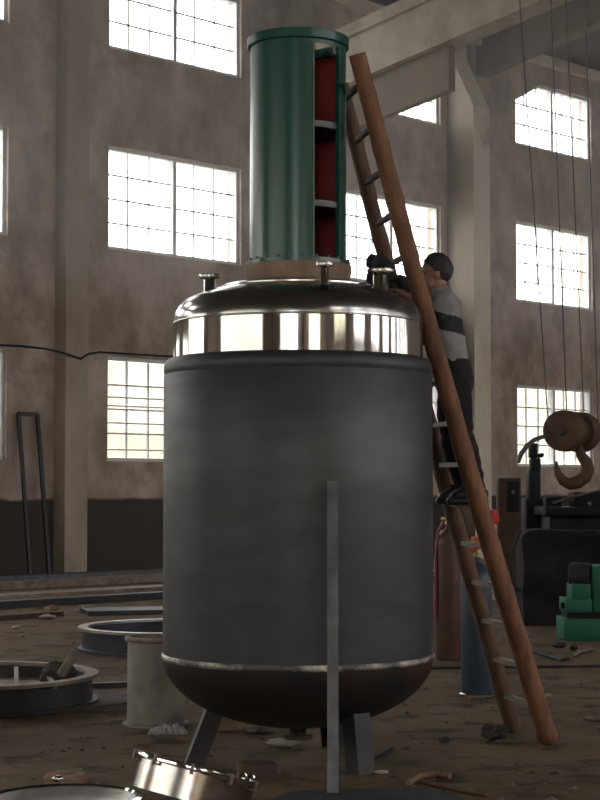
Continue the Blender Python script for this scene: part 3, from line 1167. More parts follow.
stripe0, stripe1 = at(440, 333, YC).z, at(440, 317, YC).z
cloth('shirt', ['shirt', 'shirt_black'], is_shirt, 0.014,
      lambda p: 1 if (stripe0 < p.z - 0.25 * (0.95 - p.x) < stripe1 + 0.0 and p.x > 0.72) else 0, 0.008)
cloth('trousers', 'trousers', lambda p: p.z < waist_z and p.z > FZ + 0.09, 0.016, None, 0.012)
cloth('sock', 'shoe', lambda p: p.z <= FZ + 0.125, 0.010, None, 0.0)
cloth('glove', 'glove', is_forearm_r, 0.008, None, 0.006)
for nm, c in (('l', J['al']), ('r', J['ar'])):
    g = G()
    g.bbox(c + V((-0.06, 0, -0.075)), (0.27, 0.095, 0.05), 0.02)
    g.blob(c + V((-0.03, 0, -0.03)), (0.11, 0.052, 0.06), 3, 0.05, 3)
    g.build('shoe', 'shoe', man, 60)
# hair cap over the back and top of the head
g = G()
hb = G()
hb.blob(HEAD + V((0.018, 0, 0.035)), (0.104, 0.086, 0.102), 9, 0.06, 4)
keep = {}
for fa in hb.f:
    c = sum((hb.v[i] for i in fa), V()) / len(fa) - HEAD
    if c.x + 0.9 * c.z > 0.005 and not (c.x < -0.045 and c.z < 0.05) and not (c.z < -0.05) and not (abs(c.y) > 0.05 and c.x < 0.03 and c.z < 0.01):
        ids = []
        for i in fa:
            if i not in keep:
                keep[i] = len(g.v)
                g.v.append(hb.v[i] + (hb.v[i] - HEAD) * 0.05 * noise.noise(hb.v[i] * 60))
            ids.append(keep[i])
        g.f.append(tuple(ids))
        g.mi.append(0)
g.build('hair', 'hair', man, 60)
for sg in (-1, 1):
    g = G()
    g.blob(HEAD + V((-0.078, 0.032 * sg, 0.005)), (0.012, 0.014, 0.009), 1, 0, 2)
    g.build('eye', 'hair', man, 60)
bm.free()

# dark bundle held down beside the right nozzle
g = G()
c = at(377, 263, 10.93)
g.blob(c, (0.075, 0.07, 0.05), 3, 0.45, 3)
g.blob(c + V((0.05, 0.02, -0.05)), (0.06, 0.06, 0.07), 6, 0.45, 3)
g.blob(c + V((-0.01, 0.02, -0.09)), (0.06, 0.06, 0.08), 8, 0.4, 3)
g2 = remesh(g, 0.008, 2)
tag(g2.build('cloth_bundle', 'glove', smooth=60), 'crumpled black cloth bundle under the gloved hand on the dome', 'cloth')


# ================================================================== things on the floor, left
def ring_drum(name, c, r, h, mt, rim, label, cat, bars=0, lip=0.045):
    t = thing(name, c, label, cat)
    g = G()
    g.lathe([(r, 0.012), (r, h - 0.012), (r - 0.012, h - 0.012), (r - 0.012, 0.012)], c, 80, closed=True)
    g.build('drum_wall', mt, t, 30)
    g = G()
    g.lathe([(r - 0.05, h - 0.028), (r + lip, h - 0.028), (r + lip, h), (r - 0.05, h)], c, 80, closed=True)
    g.build('rim_flange', rim, t, 30)
    g = G()
    g.lathe([(r - 0.02, 0.0), (r + lip, 0.0), (r + lip, 0.024), (r - 0.02, 0.024)], c, 80, closed=True)
    g.build('base_flange', mt, t, 30)
    return t


c = V((-2.55, 13.72, 0.011))
t = ring_drum('flanged_ring', c, 0.93, 0.225, 'black_steel', 'rim_rusty', 'wide black flanged steel ring with cross bars cut by left picture edge', 'ring')
for off in (0.34, 0.60):
    g = G()
    hw = math.sqrt(0.9 ** 2 - off ** 2)
    g.bar(c + V((off - 0.13, hw * 0.95, 0.185)), c + V((off + 0.13, -hw * 0.95, 0.185)), 0.035, 0.02)
    g.build('cross_bar', 'rim_rusty', t, 0)
# a steel sheet inside and a scrap lump on the rim
g = G()
g.lathe([(0.001, 0.10), (0.90, 0.10), (0.90, 0.085), (0.001, 0.085)], c, 48)
g.build('inner_plate', 'rim_rusty', t, 30)
g = G()
g.blob(c + V((0.66, 0.12, 0.19)), (0.13, 0.10, 0.11), 2, 0.5, 3)
tag(g.build('rag_heap', 'clod', smooth=60), 'dark rag heap inside the black flanged ring', 'rag')
g = G()
g.bbox((0, 0, 0), (0.075, 0.05, 0.24), 0.022, Matrix.Translation(c + V((0.75, -0.02, 0.305))) @ Euler((0.2, 0.55, 0.3)).to_matrix().to_4x4())
tag(g.build('wood_block', 'stone', smooth=40), 'pale worn wood block tilted on the rag heap', 'block')
# dark sheets under it
g = G()
q = [ground(-60, 716), ground(62, 712), ground(132, 703), ground(132, 692), ground(40, 694), ground(-60, 700)]
n = len(q)
g.add([p + V((0, 0, 0.001)) for p in q] + [p + V((0, 0, 0.012)) for p in q], [tuple(range(n - 1, -1, -1)), tuple(range(n, 2 * n))] + [(i, (i + 1) % n, (i + 1) % n + n, i + n) for i in range(n)])
for p in g.v:
    p.z -= 0.001
tag(g.build('steel_sheet', 'rust_dark', smooth=0), 'dark steel sheet on floor beneath black flanged ring', 'sheet')
g = G()
g.bar(ground(60, 689) + V((0, 0, 0.02)), ground(133, 686) + V((0, 0, 0.02)), 0.08, 0.04)
tag(g.build('flat_bar', 'black_steel', smooth=0), 'dark flat bar lying between black flanged ring and grey pipe', 'bar')

c2 = V((-1.33, 18.3, 0))
ring_drum('flanged_ring', c2, 0.93, 0.24, 'blue_steel', 'rim_bright', 'blue-black steel ring with bright rim behind the grey pipe', 'ring')
g = G()
g.bar(ground(84, 614, 0) + V((0, 0, 0.03)), ground(230, 611, 0) + V((0, 0, 0.03)), 0.7, 0.06)
tag(g.build('steel_plate', 'black_steel', smooth=0), 'dark steel plate lying behind the blue-black ring', 'plate')

# grey pipe section
c = V((-1.025, 12.55, 0))
t = thing('pipe_section', c, 'upright weathered grey pipe section left of vessel', 'pipe')
g = G()
g.lathe([(0.205, 0.01), (0.203, 0.60), (0.191, 0.60), (0.193, 0.01)], c, 56, closed=True)
g.build('pipe_wall', 'grey_pipe', t, 30)
g = G()
g.lathe([(0.19, 0.585), (0.218, 0.59), (0.226, 0.605), (0.224, 0.622), (0.205, 0.626), (0.19, 0.618)], c, 56, closed=True)
g.build('rim', 'rim_rusty', t, 40)
g = G()
g.lathe([(0.19, 0.0), (0.236, 0.0), (0.236, 0.014), (0.206, 0.022), (0.19, 0.022)], c, 56, closed=True)
g.build('base_lip', 'grey_pipe', t, 40)

# crumpled clear plastic by its foot
bmx = bmesh.new()
bmesh.ops.create_grid(bmx, x_segments=26, y_segments=18, size=0.5)
g = G()
cc = ground(168, 733)
for v in bmx.verts:
    h = abs(noise.noise(V((v.co.x * 6, v.co.y * 6, 2)))) + 0.6 * abs(noise.noise(V((v.co.x * 15, v.co.y * 13, 5))))
    e = max(0, 1 - (v.co.x / 0.5) ** 4) * max(0, 1 - (v.co.y / 0.5) ** 4)
    v.co = V((v.co.x * 0.27, v.co.y * 0.2, 0.003 + 0.09 * h * e))
bmx.verts.index_update()
g.add([v.co + cc for v in bmx.verts], [tuple(q.index for q in fa.verts) for fa in bmx.faces])
bmx.free()
tag(g.build('plastic_bag', 'plastic', smooth=20), 'crumpled clear plastic sheet at the foot of the grey pipe', 'plastic')


def stub(name, px, py, r, h, mt, label, cat, th=0.012, lid=False):
    c = ground(px, py)
    c.z = 0
    g = G()
    g.lathe([(r, 0), (r, h - 0.006), (r - 0.004, h), (r - th, h), (r - th, 0.0)], c, 40, closed=True)
    return tag(g.build(name, mt, smooth=40), label, cat)


stub('pipe_stub', 226, 728, 0.14, 0.16, 'rust', 'short orange-brown pipe ring on floor behind left vessel leg', 'pipe')
stub('pipe_stub', 257, 779, 0.115, 0.095, 'rust_dark', 'short dark rusty pipe stub on floor in front of vessel', 'pipe')
c = ground(66, 782); c.z = 0
t = thing('rusty_flange', c, 'low rusty flange with shiny bolt on floor behind the stainless dish', 'flange')
g = G()
g.lathe([(0.125, 0), (0.13, 0.03), (0.11, 0.048), (0.06, 0.05), (0.05, 0.03)], c, 36)
g.build('flange_disc', 'rust', t, 30)
g = G()
g.blob(c + V((-0.03, -0.11, 0.035)), (0.035, 0.02, 0.022), 2, 0.2, 2)
g.build('bolt', 'stainless_dull', t, 50)

# stainless dish in the near left corner
c = V((-1.20, 9.02, 0))
t = thing('dished_cover', c, 'polished stainless dished cover at bottom left edge', 'cover')
g = G()
g.lathe([(0.40, 0.0), (0.405, 0.05), (0.40, 0.085), (0.385, 0.10), (0.36, 0.105), (0.33, 0.095), (0.30, 0.075), (0.2, 0.055), (0.001, 0.045)], c, 80)
g.build('dish', 'stainless_pickled', t, 50)
g = G()
g.lathe([(0.385, 0.098), (0.40, 0.10), (0.40, 0.112), (0.372, 0.116), (0.362, 0.106)], c, 80, closed=True)
g.build('rolled_rim', 'stainless', t, 50)
g = G()
g.lathe([(0.001, 0.075), (0.05, 0.075), (0.055, 0.05)], c, 28)
g.build('boss', 'rust', t, 40)

# tilted stainless manway ring with clamps
c = V((-0.55, 8.75, 0.0))
TM = Matrix.Translation(c + V((0, 0, 0.15))) @ Euler((math.radians(-10), math.radians(15), 0)).to_matrix().to_4x4()
mw = thing('manway_ring', c, 'tilted polished stainless manway ring with clamps in the foreground', 'ring')
rm, hm = 0.30, 0.135
g = G()
g.lathe([(rm, -0.01), (rm, hm), (rm - 0.008, hm), (rm - 0.008, -0.01)], (0, 0, 0), 80, closed=True, M4=TM)
g.build('ring_wall', 'stainless_heat', mw, 30)
g = G()
g.lathe([(rm - 0.02, hm - 0.004), (rm + 0.022, hm - 0.004), (rm + 0.024, hm + 0.01), (rm + 0.022, hm + 0.022), (rm - 0.02, hm + 0.022)], (0, 0, 0), 80, closed=True, M4=TM)
g.build('flange', 'stainless', mw, 40)
for k in range(10):
    a = math.radians(-165 + k * 36)
    ca, sa = math.cos(a), math.sin(a)
    mm = TM @ Matrix.Rotation(a, 4, 'Z')
    g = G()
    g.box((rm + 0.027, 0, hm + 0.006), (0.008, 0.016, 0.046), mm)
    g.box((rm + 0.012, 0, hm + 0.026), (0.036, 0.016, 0.008), mm)
    g.box((rm + 0.012, 0, hm - 0.016), (0.036, 0.016, 0.008), mm)
    cl = g.build('clamp', 'rim_rusty', mw, 0)
    if k in (4, 5):
        pass
for px, py in ((243, 782), (251, 784)):
    p = at(px, py, 8.72)
    g = G()
    g.bbox(p, (0.028, 0.012, 0.05), 0.006)
    g.tube([p + V((-0.012, 0, 0.02)), p + V((-0.008, 0, 0.04)), p + V((0.004, 0, 0.045)), p + V((0.014, 0, 0.035)), p + V((0.014, 0, 0.015))], 0.006, 6)
    g.build('hinge_lug', 'stainless', mw, 40)
sink = min((o.matrix_basis.translation.z) for o in [mw])

# dark plate at the near edge
g = G()
q = [ground(262, 806), ground(292, 793), ground(425, 789), ground(482, 806)]
n = 4
g.add([V((p.x, p.y, 0.0)) for p in q] + [V((p.x, p.y, 0.012)) for p in q], [(3, 2, 1, 0), (4, 5, 6, 7)] + [(i, (i + 1) % n, (i + 1) % n + n, i + n) for i in range(n)])
tag(g.build('steel_plate', 'black_plate', smooth=0), 'flat dark steel plate at the bottom edge under the angle bar', 'plate')

# long steel bars on the floor along the window wall
BAR_LABELS = ['long steel bar on floor nearest the window wall', 'second long steel bar on floor counted from the window wall',
              'third long steel bar on floor counted from the window wall', 'long steel bar on floor fourth from the window wall',
              'long steel bar on floor farthest from the window wall']
for i, (d, w_, h_, s0_, s1_, mt) in enumerate([(0.80, 0.30, 0.16, -14, 8.5, 'galv'), (1.7, 0.22, 0.13, -12, 9, 'rim_rusty'), (3.4, 0.5, 0.05, -13, 8, 'rim_rusty'),
                                               (5.2, 0.2, 0.10, -11, 7, 'black_steel'), (6.9, 0.16, 0.06, -14, -6.7, 'rust_dark')]):
    g = G()
    g.bar(W(s0_, d, h_ / 2), W(s1_, d + 0.15 * (i % 2), h_ / 2), w_, h_)
    tag(g.build('steel_bar', mt, smooth=0), BAR_LABELS[i], 'bar', 'long bars along the window wall')

# black frame leaning on the wall
g = None
fr = thing('leaning_frame', onwall(33, 570, 0.5) * 1.0, 'tall narrow black metal frame leaning on the left wall', 'frame')
z1_ = 2.96
b0, b1 = W(-2.18, 0.50, 0), W(-1.76, 0.50, 0)
t0, t1 = W(-2.13, 0.05, z1_), W(-1.71, 0.05, z1_)
for a, b in ((b0, t0), (b1, t1)):
    g = G(); g.bar(a, b, 0.065, 0.05); g.build('upright', 'black_steel', fr, 0)
g = G(); g.bar(t0, t1, 0.06, 0.07); g.build('top_bar', 'black_steel', fr, 0)

# cable sagging along the wall
pts = [onwall(x, y, 0.36 if 50 < x < 90 else 0.05) for x, y in ((-30, 343), (0, 345), (22, 346), (44, 348.5), (56, 351), (70, 355), (81, 359), (88, 354), (100, 352), (130, 354), (165, 356), (200, 357))]
g = G(); g.tube(pts, 0.018, 6)
tag(g.build('wall_cable', 'rubber', smooth=60), 'thin dark cable sagging along the left wall', 'cable')

# ================================================================== right side
def gas_cylinder(px, py, r, h, mt, label, extra):
    c = ground(px, py)
    t = thing('gas_cylinder', c, label, 'gas cylinder', 'gas cylinders behind the ladder')
    g = G()
    pr = [(r * 0.9, 0), (r, 0.03), (r, h - 0.18)]
    for k in range(1, 9):
        a = PI / 2 * k / 8
        pr.append((max(r * math.cos(a), 0.035), h - 0.18 + 0.16 * math.sin(a)))
    pr.append((0.035, h + 0.02))
    g.lathe(pr, c, 40)
    g.build('cylinder_body', mt, t, 40)
    g = G()
    g.lathe([(0.036, h + 0.02), (0.036, h + 0.05), (0.02, h + 0.055), (0.02, h + 0.10), (0.036, h + 0.105), (0.036, h + 0.13), (0.001, h + 0.13)], c, 20)
    g.tube([c + V((0, 0, h + 0.075)), c + V((-0.07, -0.03, h + 0.075))], 0.016, 10)
    g.build('valve', 'brass', t, 30)
    extra(t, c, h, r)


def ex_brown(t, c, h, r):
    g = G()
    g.tube([c + V((-0.05, -0.05, h + 0.06)), c + V((-r * 0.8, -r * 0.45, h - 0.06)), c + V((-r * 0.98, -r * 0.5, h - 0.3)), c + V((-r * 1.0, -r * 0.5, h - 0.62)), c + V((-r * 1.03, -r * 0.5, 0.4))], 0.014, 8)
    g.build('hose', 'rosy', t, 60)


def ex_blue(t, c, h, r):
    g = G()
    g.lathe([(0.001, 0.11), (0.045, 0.10), (0.055, 0.05), (0.045, 0.0), (0.001, 0.0)], c + V((0.0, -0.05, h + 0.08)), 20)
    g.build('regulator', 'orange', t, 40)
    g = G()
    g.lathe([(r + 0.004, 0.0), (r + 0.014, 0.0), (r + 0.014, 0.02), (r + 0.004, 0.03)], c, 40, closed=True)
    g.build('foot_ring', 'stainless_dull', t, 40)


gas_cylinder(449, 660, 0.132, 1.30, 'cyl_brown', 'brown gas cylinder with rose hose beside the vessel', ex_brown)
gas_cylinder(477, 696, 0.128, 1.10, 'cyl_blue', 'slate blue gas cylinder behind the ladder foot', ex_blue)

# pale standpipe with a red cap behind the ladder
c = ground(492, 600); c.z = 0
t = thing('standpipe', c, 'pale standpipe with bright red cap behind the ladder', 'pipe')
k = c.y / F
g = G(); g.tube([c, c + V((0, 0, 1.13))], 0.075, 16); g.build('pipe', 'concrete', t, 40)
g = G(); g.lathe([(0.09, 1.12), (0.105, 1.14), (0.105, 1.27), (0.08, 1.33), (0.001, 1.34)], c, 20)
g.tube([c + V((-0.12, 0, 1.20)), c + V((0.12, 0, 1.20))], 0.035, 10)
g.build('cap', 'red', t, 40)

# hook block
HY = 18.0
hb_c = at(575, 431, HY)
axd = V((-0.47, -0.88, 0)).normalized()
hk = thing('crane_hook', hb_c + V((0, 0, -0.6)), 'rusty crane hook block hanging on wire ropes at right', 'crane hook')
RM = Matrix((V((0, 0, 1)).cross(axd).normalized(), V((0, 0, 1)).cross(V((0, 0, 1)).cross(axd)).normalized() * -1 if False else V((0, 0, 1)), axd)).transposed()
xa = V((0, 0, 1)).cross(axd).normalized()
RM = Matrix((xa, axd.cross(xa), axd)).transposed().to_4x4()
lc = at(565, 431, HY)


def disc(off, th, r, name, mt):
    g = G()
    mm = Matrix.Translation(lc + axd * off) @ RM
    g.lathe([(0.001, th / 2 + 0.012), (r * 0.25, th / 2 + 0.012), (r * 0.27, th / 2), (r * 0.92, th / 2), (r, th / 2 - 0.02), (r, -th / 2 + 0.02), (r * 0.92, -th / 2), (0.001, -th / 2)], (0, 0, 0), 40, M4=mm)
    return g.build(name, mt, hk, 40)


disc(0.0, 0.20, 0.212, 'sheave_cover', 'hook')
disc(-0.46, 0.20, 0.212, 'sheave_cover', 'hook')
disc(-0.23, 0.30, 0.16, 'sheave', 'hook_dark')
mm = Matrix.Translation(lc + axd * 0.115) @ RM
g = G(); g.lathe([(0.001, 0.03), (0.035, 0.03), (0.045, 0.0)], (0, 0, 0), 16, M4=mm); g.build('axle_cap', 'hook_dark', hk, 40)
# hook: shank then a curve with swelling and tip
mid = lc + axd * -0.20
hp = [(578, 440), (579, 449), (581, 455), (586, 462), (588, 469), (585, 477), (578, 482), (570, 484), (563, 481), (558, 474), (556.5, 467), (556.5, 461)]
hr = [4.2, 4.4, 5, 6, 6.6, 6.8, 6.8, 6.2, 5.2, 4.0, 2.6, 0.8]
yk = mid.y
g = G(); g.tube([at(x, y, yk) for x, y in hp], [q * yk / F for q in hr], 14)
g.build('hook', 'hook', hk, 60)
g = G()
g.bbox((0, 0, 0), (0.14, 0.10, 0.40), 0.02, Matrix.Translation(mid + V((0, 0, -0.13))) @ RM)
g.build('crosshead', 'hook_dark', hk, 30)
ztop = 13.4
for (xa_, xb_, off) in ((520, 548, 0.02), (551, 567, -0.1), (566, 584, -0.3), (585, 598, -0.46)):
    b = at(xb_, 414, (lc + axd * off).y)
    a = at(xa_, 0, (lc + axd * off).y)
    d = (a - b)
    top = b + d * ((ztop - b.z) / d.z)
    g = G(); g.tube([b + V((0, 0, -0.08)), top], 0.007, 6)
    g.build('wire_rope', 'rope', hk, 60)
g = G()
pts = [at(x, y, HY - 0.05) for x, y in ((549, 436), (542, 437), (534, 440), (527, 446), (521, 454), (518, 463))]
g.tube(pts, [0.018, 0.022, 0.024, 0.026, 0.026, 0.022], 10)
g.build('guard_bow', 'galv', hk, 60)

# bright green roller stand
c = V((3.2, 19.4, 0))
ro = thing('roller_stand', c, 'bright green welding roller stand at right picture edge', 'machine')
px = 19.4 / F


def rb(name, x0, x1, y0, y1, dep, mt, bev=0.012, yo=0.0):
    a, b = at(x0, y1, 19.2), at(x1, y0, 19.2)
    g = G()
    g.bbox(((a.x + b.x) / 2, 19.2 + dep / 2 + yo, (a.z + b.z) / 2), (b.x - a.x, dep, b.z - a.z), bev)
    return g.build(name, mt, ro, 30)


zb = at(565, 638.5, 19.2).z
g = G()
b0_, b1_ = at(564, 619, 19.2), at(640, 619, 19.2)
g.bbox(((b0_.x + b1_.x) / 2, 19.5, b0_.z / 2), (b1_.x - b0_.x, 0.6, b0_.z), 0.012)
g.build('base', 'rotator', ro, 30)
rb('gap_block', 568, 636, 612, 620, 0.45, 'machine_dark', 0.004, 0.05)
rb('slide', 566, 592, 599, 613, 0.5, 'rotator')
rb('pedestal', 572, 591, 584, 600, 0.4, 'rotator')
rb('side_housing', 593, 640, 566, 613, 0.5, 'rotator', 0.02, 0.04)
for y_ in (606, ):
    p = at(564, y_, 19.2)
    g = G(); g.lathe([(0.001, 0.02), (0.035, 0.02), (0.035, -0.02), (0.001, -0.02)], (0, 0, 0), 16, M4=Matrix.Translation(p + V((0, 0.1, 0))) @ Matrix.Rotation(PI / 2, 4, 'Y'))
    g.build('adjusting_nut', 'machine_dark', ro, 30)
p = at(581, 575, 19.4)
mmr = Matrix.Translation(p) @ Matrix.Rotation(math.radians(-20), 4, 'Z') @ Matrix.Rotation(PI / 2, 4, 'Y')
g = G(); g.lathe([(0.05, -0.115), (0.128, -0.115), (0.135, -0.10), (0.135, 0.10), (0.128, 0.115), (0.05, 0.115)], (0, 0, 0), 40, closed=True, M4=mmr)
w1 = g.build('roller', 'rubber', ro, 30)
g = G(); g.lathe([(0.105, -0.118), (0.128, -0.118), (0.128, -0.112), (0.105, -0.112)], (0, 0, 0), 40, closed=True, M4=mmr)
g.build('hub_ring', 'galv', w1, 30)
g = G(); g.lathe([(0.001, -0.14), (0.05, -0.14), (0.05, 0.20), (0.001, 0.20)], (0, 0, 0), 24, M4=mmr)
g.build('axle', 'machine_dark', w1, 30)

# cabinet against the column
c = ground(511, 585)
cb = thing('switch_cabinet', c, 'brown switch cabinet with dark panel behind the ladder', 'cabinet')
yb = c.y
a, b = at(499, 585, yb), at(521, 478, yb)
g = G(); g.bbox(((a.x + b.x) / 2, yb + 0.2, b.z / 2), (b.x - a.x, 0.4, b.z), 0.015); g.build('body', 'cabinet', cb, 30)
a, b = at(507, 512, yb), at(519, 481, yb)
g = G(); g.bbox(((a.x + b.x) / 2, yb - 0.008, (a.z + b.z) / 2), (b.x - a.x, 0.02, b.z - a.z), 0.004); pnl = g.build('panel', 'machine_dark', cb, 30)
p = at(513, 492, yb)
g = G(); g.bbox(p + V((0, -0.03, 0)), (0.05, 0.03, 0.07), 0.006); g.build('switch', 'galv', pnl, 30)

# upright drilling machine, dark green
yb = 23.5
c = at(537, 560, yb); c.z = 0
dm = thing('pillar_machine', c, 'dark green pillar machine standing before lower right window', 'machine')


def pix_box(name, root, x0, x1, y0, y1, yy, dep, mt, bev=0.02, z0=None):
    a, b = at(x0, y1, yy), at(x1, y0, yy)
    if z0 is not None:
        a.z = z0
    g = G()
    g.bbox(((a.x + b.x) / 2, yy + dep / 2, (a.z + b.z) / 2), (b.x - a.x, dep, b.z - a.z), bev)
    return g.build(name, mt, root, 30)


pix_box('motor_head', dm, 530, 538, 443, 458, yb, 0.2, 'machine', 0.02)
pix_box('pillar', dm, 531, 541, 458, 472, yb, 0.22, 'machine', 0.02)
pix_box('gear_housing', dm, 529, 541, 470, 500, yb, 0.3, 'machine', 0.03)
pix_box('base', dm, 526, 549, 498, 570, yb, 0.5, 'machine_dark', 0.03, 0.0)
g = G(); g.tube([at(538, 456, yb), at(543, 455, yb - 0.05)], 0.03, 8); g.build('handle', 'machine_dark', dm, 40)

# dark press bench with a bare lever
yb = 22.4
c = at(575, 560, yb); c.z = 0
be = thing('press_bench', c, 'dark iron bench with pale lever behind the green roller stand', 'bench')
pix_box('bench_top', be, 545, 660, 507, 516, yb, 1.1, 'machine_dark', 0.02)
pix_box('bench_frame', be, 550, 655, 516, 590, yb + 0.15, 0.8, 'machine_dark', 0.02, 0.0)
pix_box('vice_block', be, 574, 603, 492, 508, yb + 0.2, 0.5, 'machine_dark', 0.03)
pix_box('jaw', be, 546, 562, 497, 508, yb + 0.3, 0.3, 'machine_dark', 0.02)
g = G(); g.tube([at(553, 503, yb), at(575, 496, yb), at(606, 489, yb)], 0.014, 8); g.build('lever', 'rim_bright', be, 40)
g = G(); g.blob(at(590, 504, yb - 0.03), (0.03, 0.03, 0.03), 1, 0, 2); g.build('knob', 'galv', be, 60)

# tarpaulin covered stack in front of the bench
yb = 21.3
xa_, xb_ = at(523, 590, yb).x, at(640, 590, yb).x
g = G()
nx, ny = 60, 24
vs, fs = [], []
top = at(560, 531, yb).z
for j in range(ny + 1):
    for i in range(nx + 1):
        u = i / nx
        x = xa_ + (xb_ - xa_) * u
        v_ = j / ny
        # front skirt, then top, then back skirt
        if v_ < 0.4:
            y_, z = yb - 0.04 * (1 - v_ / 0.4), top * (v_ / 0.4)
        elif v_ < 0.7:
            y_, z = yb + 0.7 * (v_ - 0.4) / 0.3, top
        else:
            y_, z = yb + 0.7 + 0.04 * (v_ - 0.7), top * (1 - (v_ - 0.7) / 0.3)
        edge = min(u, 1 - u)
        sag = 0.10 * max(0, 1 - edge / 0.06) ** 2
        fold = 0.08 * math.sin(9 * (z + 0.42 * (x - xa_)) + 1.2) + 0.04 * noise.noise(V((x * 3, z * 4, v_ * 3)))
        z2 = max(0.004 + 0.002 * (j % 2), z - sag * (z / top) + (0.03 * noise.noise(V((x * 2.5, y_ * 3, 1))) if z > top * 0.9 else 0))
        vs.append(V((x, y_ - fold * (1 if v_ < 0.45 else 0) * min(1, z / 0.15 + 0.2), z2)))
for j in range(ny):
    for i in range(nx):
        a = j * (nx + 1) + i
        fs.append((a, a + 1, a + nx + 2, a + nx + 1))
g.add(vs, fs)
# end walls
left = [vs[j * (nx + 1)] for j in range(ny + 1)]
right = [vs[j * (nx + 1) + nx] for j in range(ny + 1)]
g.add(left, [tuple(range(ny + 1))])
g.add(right, [tuple(range(ny, -1, -1))])
tag(g.build('tarpaulin_stack', 'tarp', smooth=50), 'long dark tarpaulin-covered stack behind green roller stand', 'tarpaulin')
# pipes lying against it
for i, (ya, yb2, rr_) in enumerate(((595, 598, 0.05), (601, 604, 0.04))):
    a, b = ground(512, ya), ground(566, yb2)
    g = G(); g.tube([a + V((0, 0, rr_)), b + V((0, 0, rr_))], rr_, 12)
    tag(g.build('floor_pipe', 'machine_dark' if i == 0 else 'rust_dark', smooth=40),
        ['dark pipe lying along the foot of the tarpaulin stack', 'thin rusty pipe on floor left of green roller stand'][i], 'pipe')
# hose loop hanging beside the cabinet
g = G()
pts = [at(x, y, 21.0) for x, y in ((521, 530), (517, 538), (512, 552), (511, 566), (513, 578), (516, 588))]
g.tube(pts + [ground(519, 598) + V((0, 0, 0.02))], 0.018, 8)
tag(g.build('hose', 'rubber', smooth=60), 'black hose looping down left of the tarpaulin stack', 'hose')

# ------------------------------------------------------------------ litter
def strip(name, pts, r, mt, label, cat):
    P = []
    for x, y in pts:
        p = ground(x, y)
        P.append(V((p.x, p.y, r)))
    g = G(); g.tube(P, r, 8)
    tag(g.build(name, mt, smooth=50), label, cat)


strip('steel_rod', [(430, 669), (520, 668), (620, 667)], 0.012, 'black_steel', 'thin long steel rod lying across floor past the ladder', 'rod')
strip('wire', [(528, 651), (540, 655), (552, 659), (561, 662), (568, 659)], 0.014, 'rubber', 'dark curved wire on floor below the green roller stand', 'wire')
strip('twig', [(573, 657), (577, 655), (580, 653), (592, 651)], 0.016, 'stone', 'pale bent twig on floor below green roller stand', 'twig')
strip('wood_strip', [(420, 783), (450, 790), (486, 797)], 0.012, 'wood_dark', 'thin brown wood strip by the bottom right plate', 'strip')
strip('bent_stick', [(408, 786), (420, 779), (436, 777), (450, 779)], 0.018, 'rust', 'short rusty bent stick on floor right of vessel leg', 'stick')
strip('short_stick', [(586, 720), (596, 722), (606, 722)], 0.015, 'stone', 'short pale stick on floor at right picture edge', 'stick')
strip('floor_hose', [(362, 752), (376, 760), (392, 750)], 0.012, 'rubber', 'black wire end behind the right vessel leg', 'wire')


def scrap(name, px, py, size, mt, label, cat, seed, sub=2):
    p = ground(px, py)
    g = G(); g.blob((p.x, p.y, size[2] * 0.7), size, seed, 0.6, sub)
    mz = min(q.z for q in g.v)
    for q in g.v:
        q.z -= mz
    tag(g.build(name, mt, smooth=30), label, cat)


scrap('dirt_clod', 494, 742, (0.09, 0.08, 0.05), 'clod', 'dark dirt clod on floor left of ladder foot', 'clod', 3, 3)
scrap('dirt_clod', 444, 743, (0.04, 0.03, 0.02), 'clod', 'small dark clod on floor between vessel leg and ladder', 'clod', 5)
scrap('wood_chip', 381, 774, (0.05, 0.02, 0.012), 'paper', 'pale wood chip right of the right vessel leg', 'chip', 4)
scrap('wood_chip', 352, 772, (0.035, 0.02, 0.012), 'paper', 'pale wood chip left of the right vessel leg', 'chip', 8)
scrap('paper_scrap', 549, 697, (0.03, 0.02, 0.012), 'paper', 'tiny white scrap on floor right of ladder', 'scrap', 9)
scrap('paper_scrap', 48, 619, (0.12, 0.06, 0.03), 'paper', 'pale paper scrap on floor left of the blue-black ring', 'scrap', 11)
scrap('paper_scrap', 16, 629, (0.05, 0.04, 0.02), 'paper', 'tiny pale scrap on floor near left picture edge', 'scrap', 12)
scrap('rubble', 52, 612, (0.10, 0.07, 0.05), 'rust', 'brown rubble lump by the long steel bars', 'rubble', 13)
scrap('rubble', 88, 611, (0.10, 0.07, 0.04), 'stone', 'grey rubble lump at the edge of the dark steel plate', 'rubble', 14)
scrap('rubble', 258, 733, (0.09, 0.06, 0.035), 'stone', 'grey rubble lump beneath the vessel', 'rubble', 15)
scrap('rubble', 285, 748, (0.12, 0.06, 0.03), 'paper', 'pale flat rubble beneath the middle of the vessel', 'rubble', 16)
scrap('steel_offcut', 560, 648, (0.07, 0.04, 0.03), 'black_steel', 'dark steel offcut in front of green roller stand', 'offcut', 17)
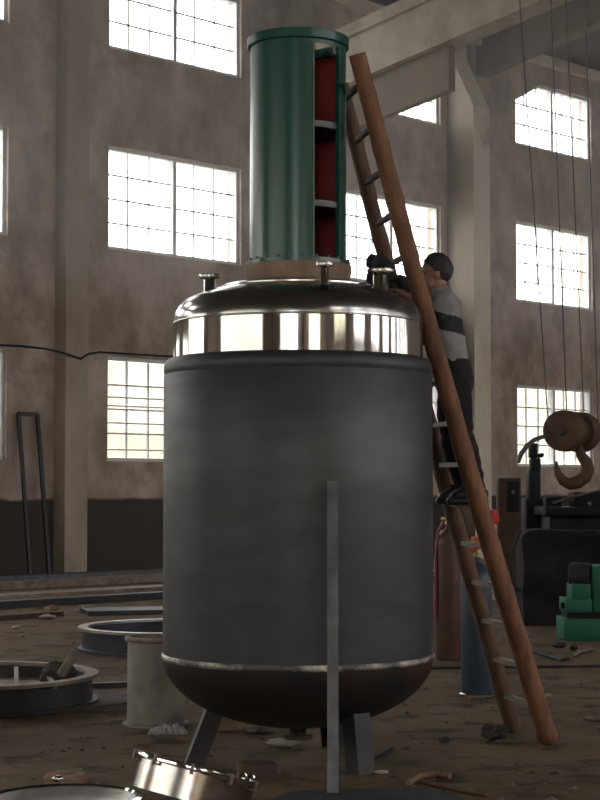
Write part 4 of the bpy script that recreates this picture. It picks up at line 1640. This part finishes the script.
scrap('steel_offcut', 574, 651, (0.05, 0.04, 0.03), 'black_steel', 'small dark offcut beside the bent twig', 'offcut', 18)

# fine chips and grit scattered over the floor
g = G()
rnd = random.Random(3)
for q in range(900):
    Y_ = 9.3 + 20 * rnd.random() ** 1.6
    x_ = (rnd.random() - 0.5) * 0.40 * Y_
    if (x_ - AX.x) ** 2 + (Y_ - AX.y) ** 2 < 0.2:
        continue
    sz = 0.006 + 0.02 * rnd.random() ** 3
    a_ = rnd.random() * 6.28
    ux, uy = math.cos(a_) * sz * (1 + 1.5 * rnd.random()), math.sin(a_) * sz
    c_ = V((x_, Y_, 0))
    g.cur = q % 3
    g.add([c_ + V((ux, uy, 0)), c_ + V((-uy, ux * 0.6, 0)), c_ + V((-ux, -uy, 0)), c_ + V((uy, -ux * 0.6, 0)), c_ + V((0.2 * ux, 0, sz * 0.8))],
          [(0, 1, 4), (1, 2, 4), (2, 3, 4), (3, 0, 4), (3, 2, 1, 0)])
tag(g.build('floor_grit', ['clod', 'stone', 'rust_dark'], smooth=0), 'fine dark chips and grit scattered over the workshop floor', 'grit', kind='stuff')

# ------------------------------------------------------------------ dusty air in the hall, which also stands in for lens bloom
HAZE = 0.009
if HAZE:
    g = G()
    g.hall(S_MIN + 0.05, S_MAX - 0.05, 0.4, D_MAX - 0.05, 4.6, EAVE - 0.4)
    hm_ = bpy.data.materials.new('dusty_air_bloom')
    hm_.use_nodes = True
    N, L = hm_.node_tree.nodes, hm_.node_tree.links
    N.remove(N['Principled BSDF'])
    vsn = N.new('ShaderNodeVolumeScatter')
    vsn.inputs['Color'].default_value = (0.95, 0.93, 0.93, 1)
    vsn.inputs['Density'].default_value = HAZE
    vsn.inputs['Anisotropy'].default_value = 0.3
    L.new(vsn.outputs[0], N['Material Output'].inputs['Volume'])
    M['haze'] = hm_
    tag(g.build('haze', 'haze', smooth=0), 'thin dusty haze under the workshop roof, also standing in for lens bloom', 'haze', kind='stuff')
    SC.cycles.volume_bounces = 0
    SC.cycles.volume_step_rate = 10
